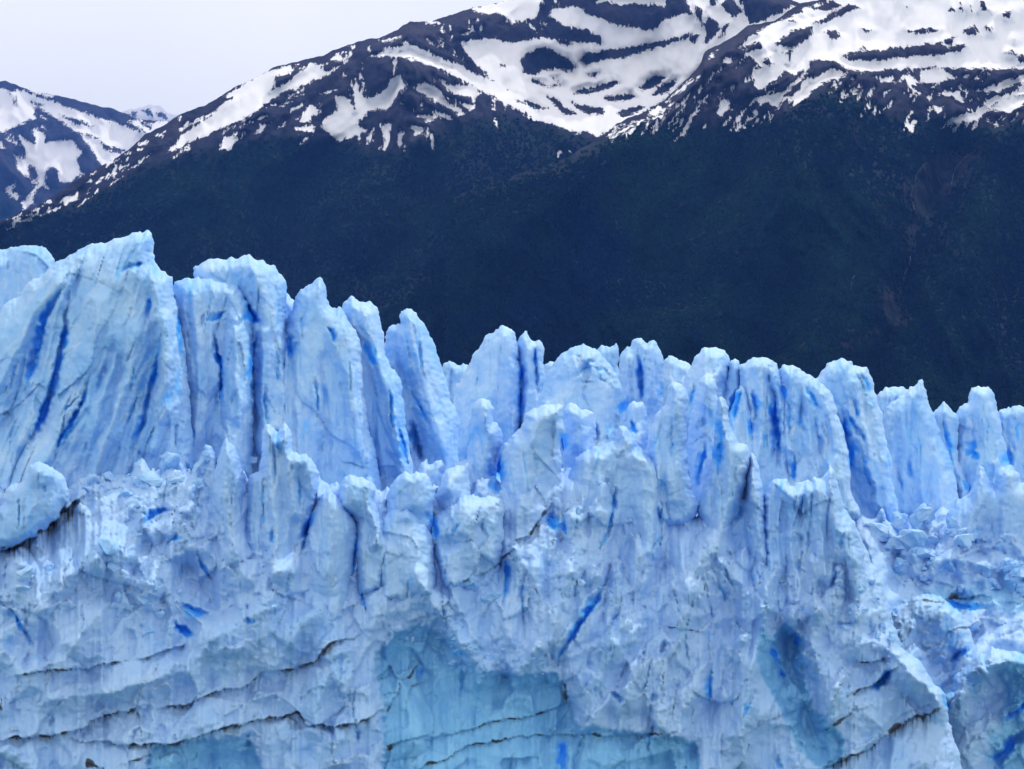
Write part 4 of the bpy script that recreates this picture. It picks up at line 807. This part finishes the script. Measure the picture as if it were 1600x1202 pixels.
# --- middle row
tower('728,716 733,690 736,659 736,645 738,634 743,626 750,622 757,621 764,622 769,627 771,634 771,659 777,664 783,670 786,680 785,692 780,715 776,736 774,800 700,800 704,740 711,722', 184, 255, 'knobbly ice pillar with a thumb-like head, in front of the sail-shaped blade', G2, T=5, R=30, flute=.6)
tower('782,720 788,692 800,680 814,671 818,655 818,643 826,640 837,638 850,632 862,629 872,630 879,634 881,650 881,670 878,686 876,701 876,730 882,760 880,800 862,830 835,850 806,858 786,845 780,800 783,760', 178, 257, 'bulky grey-stained ice block with a square shoulder, in the centre of the front', G2, ext=45, T=6, R=40, flute=.4, rough=.6)
tower('880,690 881,640 884,631 888,628 900,632 912,638 926,646 930,656 931,668 930,700 920,760 884,760', 192, 259, 'leaning ice slab wedged below the domed tower, right of the bulky block', G2, T=4, R=22, flute=.3)
tower('960,690 966,666 978,668 990,679 994,690 996,700 1008,706 1020,712 1028,718 1033,726 1037,735 1038,748 1037,780 1036,813 1034,870 1028,900 900,900 880,860 876,800 882,752 900,716 924,700 944,694', 180, 261, 'wide rounded ice buttress with a long slanting blue crack', G2, ext=45, T=8, R=40, flute=.55, rough=.8)
tower('976,680 978,640 984,632 992,628 1000,627 1006,631 1009,640 1012,652 1013,668 1011,700 1008,740 976,740', 200, 263, 'stubby round-topped ice knob beside the bright blue hollow', G2, T=4, R=20)
tower('1014,700 1018,665 1024,650 1033,640 1040,633 1042,618 1043,606 1046,600 1050,595 1057,597 1063,600 1069,607 1073,616 1075,634 1075,653 1073,686 1075,730 1079,752 1083,770 1092,790 1088,806 1072,820 1050,824 1030,822 1014,790', 182, 265, 'slim grey ice pillar with a chisel tip, right of the wide buttress', G2, T=5, R=28, flute=.55)
tower('1074,700 1076,662 1080,640 1083,626 1088,610 1093,594 1098,589 1103,587 1111,589 1117,593 1120,606 1121,625 1124,700 1122,800 1084,800', 196, 267, 'tall straight ice pillar with a square tip, ahead of the double-humped tower', G2, T=5, R=24, flute=.5)
tower('1112,720 1119,640 1123,623 1128,620 1134,626 1138,636 1136,648 1141,660 1147,677 1153,692 1160,694 1166,697 1171,703 1172,712 1169,735 1166,756 1157,785 1146,813 1140,830 1133,842 1126,856 1116,866 1107,850 1100,832 1088,795 1100,760', 182, 269, 'wedge-shaped ice blade tapering downwards beside a bright blue slot', G2, T=5, R=32, flute=.4)
tower('1160,780 1171,712 1176,706 1182,712 1185,728 1188,746 1192,764 1196,780 1204,860 1196,930 1130,940 1122,880 1136,820 1148,775', 182, 271, 'narrow ice rib running down into the white slope below the fluted towers', G2, ext=45, T=5, R=26, flute=.7)
tower('1192,800 1195,773 1200,760 1206,753 1216,749 1226,746 1231,750 1234,758 1242,760 1250,754 1262,749 1268,752 1273,746 1279,749 1284,750 1287,742 1290,736 1294,730 1297,725 1301,732 1306,737 1308,748 1310,760 1316,778 1320,796 1335,815 1342,840 1352,880 1356,960 1300,990 1200,960 1190,880', 181, 273, 'jagged ice ridge of small teeth with a spiky point, before the castle-like crown', G2, ext=45, T=6, R=34, flute=1.0, rough=.9)
tower('1440,880 1462,830 1486,794 1498,782 1509,775 1517,762 1523,746 1526,734 1529,726 1533,728 1537,735 1545,748 1553,762 1555,750 1557,741 1565,731 1573,726 1580,728 1588,736 1592,746 1594,756 1612,752 1640,760 1660,960 1430,960', 243, 275, 'double-peaked ice mound above the broken blocks at the right edge', G2, T=7, R=50, flute=.4, rough=.8)
# --- front row at the left
tower('4,790 9,766 15,758 24,756 34,752 40,738 45,728 54,723 63,722 75,726 86,732 96,740 104,750 107,762 106,780 98,796 88,812 66,832 45,846 20,856 -10,862 -40,850 -40,780', 160, 277, 'smooth faceted ice block above the dark dirt band at the left edge', G2, T=5, R=34, flute=.2, rough=.4)
tower('316,790 325,760 333,728 340,712 346,696 352,680 357,690 362,692 367,698 370,708 373,716 379,732 383,750 386,790 390,840 400,880 420,910 320,910 305,860', 167, 279, 'slim pointed ice spire in front of the left wall, beside the twin-pronged tower', G2, ext=45, T=6, R=28, flute=.9, rough=.5)
tower('383,780 388,755 390,744 397,739 404,736 408,714 409,690 410,672 414,666 419,664 425,666 430,670 434,676 438,668 444,661 449,663 453,669 455,684 456,700 462,706 469,709 473,706 480,708 487,714 494,726 499,741 498,760 496,777 488,810 478,840 474,860 470,880 450,910 380,910 376,850', 167, 281, 'twin-pronged ice tower with a blue slot between its two prongs', G2, ext=45, T=6, R=32, flute=.8, rough=.4)
tower('462,910 469,876 476,845 482,818 488,800 496,784 504,774 514,767 520,770 527,778 536,785 548,800 556,812 558,840 552,880 542,920 530,940 462,940', 165, 283, 'smooth leaf-shaped ice wedge leaning left, at the foot of the tall spire', G2, ext=45, T=5, R=34, flute=.2, rough=.3)
tower('526,790 531,756 539,746 548,740 560,744 570,748 578,752 584,762 586,780 590,800 602,820 612,850 600,880 560,890 552,850 556,815 536,800', 167, 285, 'blue-chested ice lump with a narrow pillar on its right, beside the leaf-shaped wedge', G2, ext=45, T=5, R=24)
tower('1375,1060 1388,1000 1402,960 1425,935 1450,925 1475,935 1500,955 1522,1000 1536,1060 1520,1120 1390,1110', 214, 309, 'rough crumbled ice mound in the hollow right of the long ridge', G2, T=8, R=60, rough=1.5, flute=.2, shards=SH2)
tower('1470,1140 1490,1060 1520,1025 1550,1012 1590,1020 1660,1030 1660,1240 1470,1240', 203, 311, 'crumbled bluish ice mound in the bottom right corner', G2, T=8, R=60, rough=1.5, flute=.2, shards=SH2)
tower('100,810 108,760 124,750 140,746 156,742 172,745 186,740 200,744 206,800 206,820', 172, 301, 'low crumbly ice hump between the dirt-banded block and the jumble', G2, T=5, R=30, rough=1.2)
tower('190,830 203,745 212,724 220,715 228,722 236,738 246,745 256,800 262,830', 170, 303, 'ragged little ice horn rising from the jumble left of the slim spire', G2, T=5, R=26, rough=.9)
tower('240,810 246,728 258,712 268,709 280,714 290,722 298,740 304,810', 173, 305, 'squat boxy ice lump behind the jumble left of the slim spire', G2, T=5, R=26, rough=.8)
tower('290,810 298,735 306,722 316,712 322,698 331,697 336,706 340,730 340,810', 169, 307, 'narrow ice shoulder with a bright tip, touching the slim spire', G2, T=4, R=20, rough=.8)
tower('575,800 580,770 588,768 596,776 600,790 600,815 580,820', 173, 287, 'small ice nub behind the round-backed block', G2, ext=45, T=3, R=16)
tower('603,800 606,769 610,759 617,750 625,741 634,736 645,738 655,737 663,740 672,751 680,763 679,778 674,790 660,802 640,806', 170, 289, 'round-backed ice block with a steep shaded front, below the curved fang', G2, ext=45, T=5, R=28, flute=.15, rough=.45)
tower('648,770 654,730 660,722 666,718 670,724 680,720 690,717 694,726 696,740 696,790 650,790', 186, 291, 'pale ragged ice lump at the foot of the curved fang', G2, T=5, R=20)
tower('676,800 681,774 686,760 692,750 697,739 705,731 718,726 730,722 733,735 733,754 736,772 736,800', 174, 293, 'square-cut ice stub with a bright top, left of the thumb-headed pillar', G2, ext=45, T=4, R=22, flute=.3)
tower('668,850 673,821 680,806 690,798 705,788 720,776 735,770 752,776 768,776 784,780 788,800 786,838 780,870 740,885 690,880', 170, 295, 'lumpy mound of broken ice under the thumb-headed pillar', G2, ext=45, T=6, R=36, rough=1.1, flute=.2)
tower('584,850 596,808 608,796 622,791 638,792 652,804 667,821 674,838 680,856 684,890 640,900 590,900', 167, 297, 'rounded ice hummock between two deep blue clefts, left of the lumpy mound', G2, ext=45, T=6, R=36, rough=.9, flute=.2)
print('relief tris', TRI[0])

# ---------------------------------------------------------------- loose blocks of fallen ice
def chunk_mesh(seed):
    import bmesh
    from mathutils import noise as mn
    rnd = random.Random(seed); bm = bmesh.new()
    for _ in range(rnd.randint(9, 15)):
        v = Vector((rnd.gauss(0, 1), rnd.gauss(0, 1), rnd.gauss(0, 1))).normalized() * rnd.uniform(.6, 1.15)
        bm.verts.new((v.x * 1.15, v.y, v.z * .9))
    r = bmesh.ops.convex_hull(bm, input=bm.verts)
    bmesh.ops.delete(bm, geom=[g for g in r['geom_interior'] if isinstance(g, bmesh.types.BMVert)], context='VERTS')
    bmesh.ops.subdivide_edges(bm, edges=bm.edges[:], cuts=3, use_grid_fill=True, smooth=.1)
    bm.normal_update()
    for v in bm.verts:
        p = v.co + Vector((seed * 3.1, 0, 0))
        v.co += v.normal * (.32 * mn.noise(p * 1.6) + .18 * abs(mn.noise(p * 3.3)) + .06 * mn.noise(p * 8))
    me = bpy.data.meshes.new('ice_block'); bm.to_mesh(me); bm.free()
    me.polygons.foreach_set('use_smooth', [False] * len(me.polygons))
    a = me.attributes.new('m', 'FLOAT_COLOR', 'POINT')
    c = rnd.choice([0, 0, 0, .35, .55])
    for q in a.data: q.color = (0, 0, c, 1)
    me.materials.append(ICE)
    return me
CH = [chunk_mesh(s) for s in range(14)]
def block(px, py, r, D=None, sink=.1, label=None, group=None, sx=1.):
    if D is None:
        D = surf_D(px, py + r * .4)
        if D is None: return
    D = D + r * D / F * (.28 if r < 15 else 0)
    o = bpy.data.objects.new('ice_block', random.choice(CH)); C.objects.link(o)
    o.location = [float(a) for a in unproject(np.array(px), np.array(py), np.array(D))]
    k = r * D / F; o.scale = (k * sx * random.uniform(.9, 1.2), k, k * random.uniform(.8, 1.1))
    o.rotation_euler = (random.uniform(-.5, .5), random.uniform(-.5, .5), random.uniform(0, 6.28))
    tag(o, label, 'ice block', group)
def jumble(poly, n, r0, r1, label, group):
    pl = P(poly); xs = [p[0] for p in pl]; ys = [p[1] for p in pl]; k = 0; it = 0
    while k < n and it < n * 20:
        it += 1
        x, y = random.uniform(min(xs), max(xs)), random.uniform(min(ys), max(ys))
        if poly_sdf(np.array([x]), np.array([y]), pl)[0] < 0: continue
        r = 1.2 * (r0 + (r1 - r0) * random.random() ** 3.2)
        u = (x - min(xs)) / (max(xs) - min(xs)); v = (y - min(ys)) / (max(ys) - min(ys))
        lab = ('large ' if r > 13 else 'small ' if r < 6 else '') + label + (', left end' if u < .33 else ', right end' if u > .67 else ', middle') + (', upper part' if v < .5 else ', lower part')
        block(x, y, r, label=lab, group=group); k += 1
jumble('1360,812 1380,802 1440,800 1480,800 1500,800 1520,830 1500,870 1460,895 1420,880 1395,860 1370,840', 24, 3, 20, 'ice block in the heap below the double-peaked mound', 'ice blocks heaped below the double-peaked mound')
jumble('1395,890 1450,875 1500,905 1560,880 1610,880 1610,925 1540,925 1470,920 1410,915', 30, 3, 18, 'broken ice block on the right-hand ledge', 'ice blocks along the right-hand ledge')
jumble('110,752 205,738 235,722 300,716 330,735 320,800 280,800 220,810 190,790 140,765', 26, 3, 15, 'ice block in the jumble left of the slim spire', 'ice blocks in the jumble at the foot of the left wall')
jumble('190,920 260,900 300,940 280,1000 230,1000 180,960', 24, 3, 11, 'ice fragment on the slope near the blue hollow', 'ice fragments around the blue hollow')
jumble('1300,985 1345,900 1375,880 1400,960 1430,1040 1400,1050 1350,1010', 34, 2.5, 8, 'crumbled ice piece on the right-hand ridge', 'crumbled pieces along the right-hand ridge')
jumble('620,990 700,960 760,1000 860,1030 850,1060 740,1060 640,1010', 40, 3, 9, 'crumbled ice piece above the smooth blue wall', 'crumbled pieces above the smooth blue wall')
jumble('880,870 1000,900 980,960 860,950', 14, 2.5, 7, 'ice crumb on the slope under the wide buttress', 'ice crumbs under the wide buttress')
for a in [(165, 852, 24, 'large smooth rounded ice block in front of the shadowed alcove'), (182, 885, 15, 'ice block under the large smooth rounded one'), (36, 893, 15, 'flat pale ice slab lying below the dark dirt band'),
          (78, 886, 10, 'small ice lump right of the flat pale slab'), (182, 937, 12, 'round ice boulder on the white slope below the alcove'), (224, 934, 13, 'second ice boulder just right of the round one'),
          (268, 722, 17, 'boxy ice block on top of the jumble left of the slim spire'), (325, 712, 10, 'bright ice lump leaning against the slim spire'), (393, 718, 9, 'bright ice lump left of the twin-pronged tower'),
          (1440, 862, 19, 'largest sunlit ice block in the heap on the right'), (1484, 882, 18, 'pale blue angular ice block under the double-peaked mound'), (1412, 888, 12, 'sunlit ice block left of the pale angular one'),
          (735, 900, 17, 'rounded ice boulder with a dirty upper edge in the centre'), (765, 935, 13, 'smaller ice boulder below the dirty-edged one'), (978, 655, 6, 'small ice lump perched before the bright blue hollow'),
          (842, 760, 6, 'small ice scrap caught in a crack of the bulky block'), (1555, 912, 15, 'wide snow-capped ice block at the end of the ledge')]:
    block(a[0], a[1], a[2], label=a[3], group='large loose ice blocks', sx=1.1)

# ================================================================ AIR
x0, x1, y0_, y1_, z0, z1 = -7000, 7000, -200, 13000, -3, 2500
V = [(x, y, z) for z in (z0, z1) for y in (y0_, y1_) for x in (x0, x1)]
hz = bpy.data.meshes.new('haze'); hz.from_pydata(V, [], [(0, 2, 3, 1), (4, 5, 7, 6), (0, 1, 5, 4), (2, 6, 7, 3), (0, 4, 6, 2), (1, 3, 7, 5)])
ho = bpy.data.objects.new('haze', hz); C.objects.link(ho); tag(ho, kind='stuff')
hm, t = new_mat('haze_air'); pv = t.nodes.new('ShaderNodeVolumePrincipled'); ou = t.nodes.new('ShaderNodeOutputMaterial')
pv.inputs['Color'].default_value = (.09, .28, 1, 1); pv.inputs['Density'].default_value = 5.3e-5; pv.inputs['Anisotropy'].default_value = 0
t.links.new(pv.outputs[0], ou.inputs['Volume']); hz.materials.append(hm)
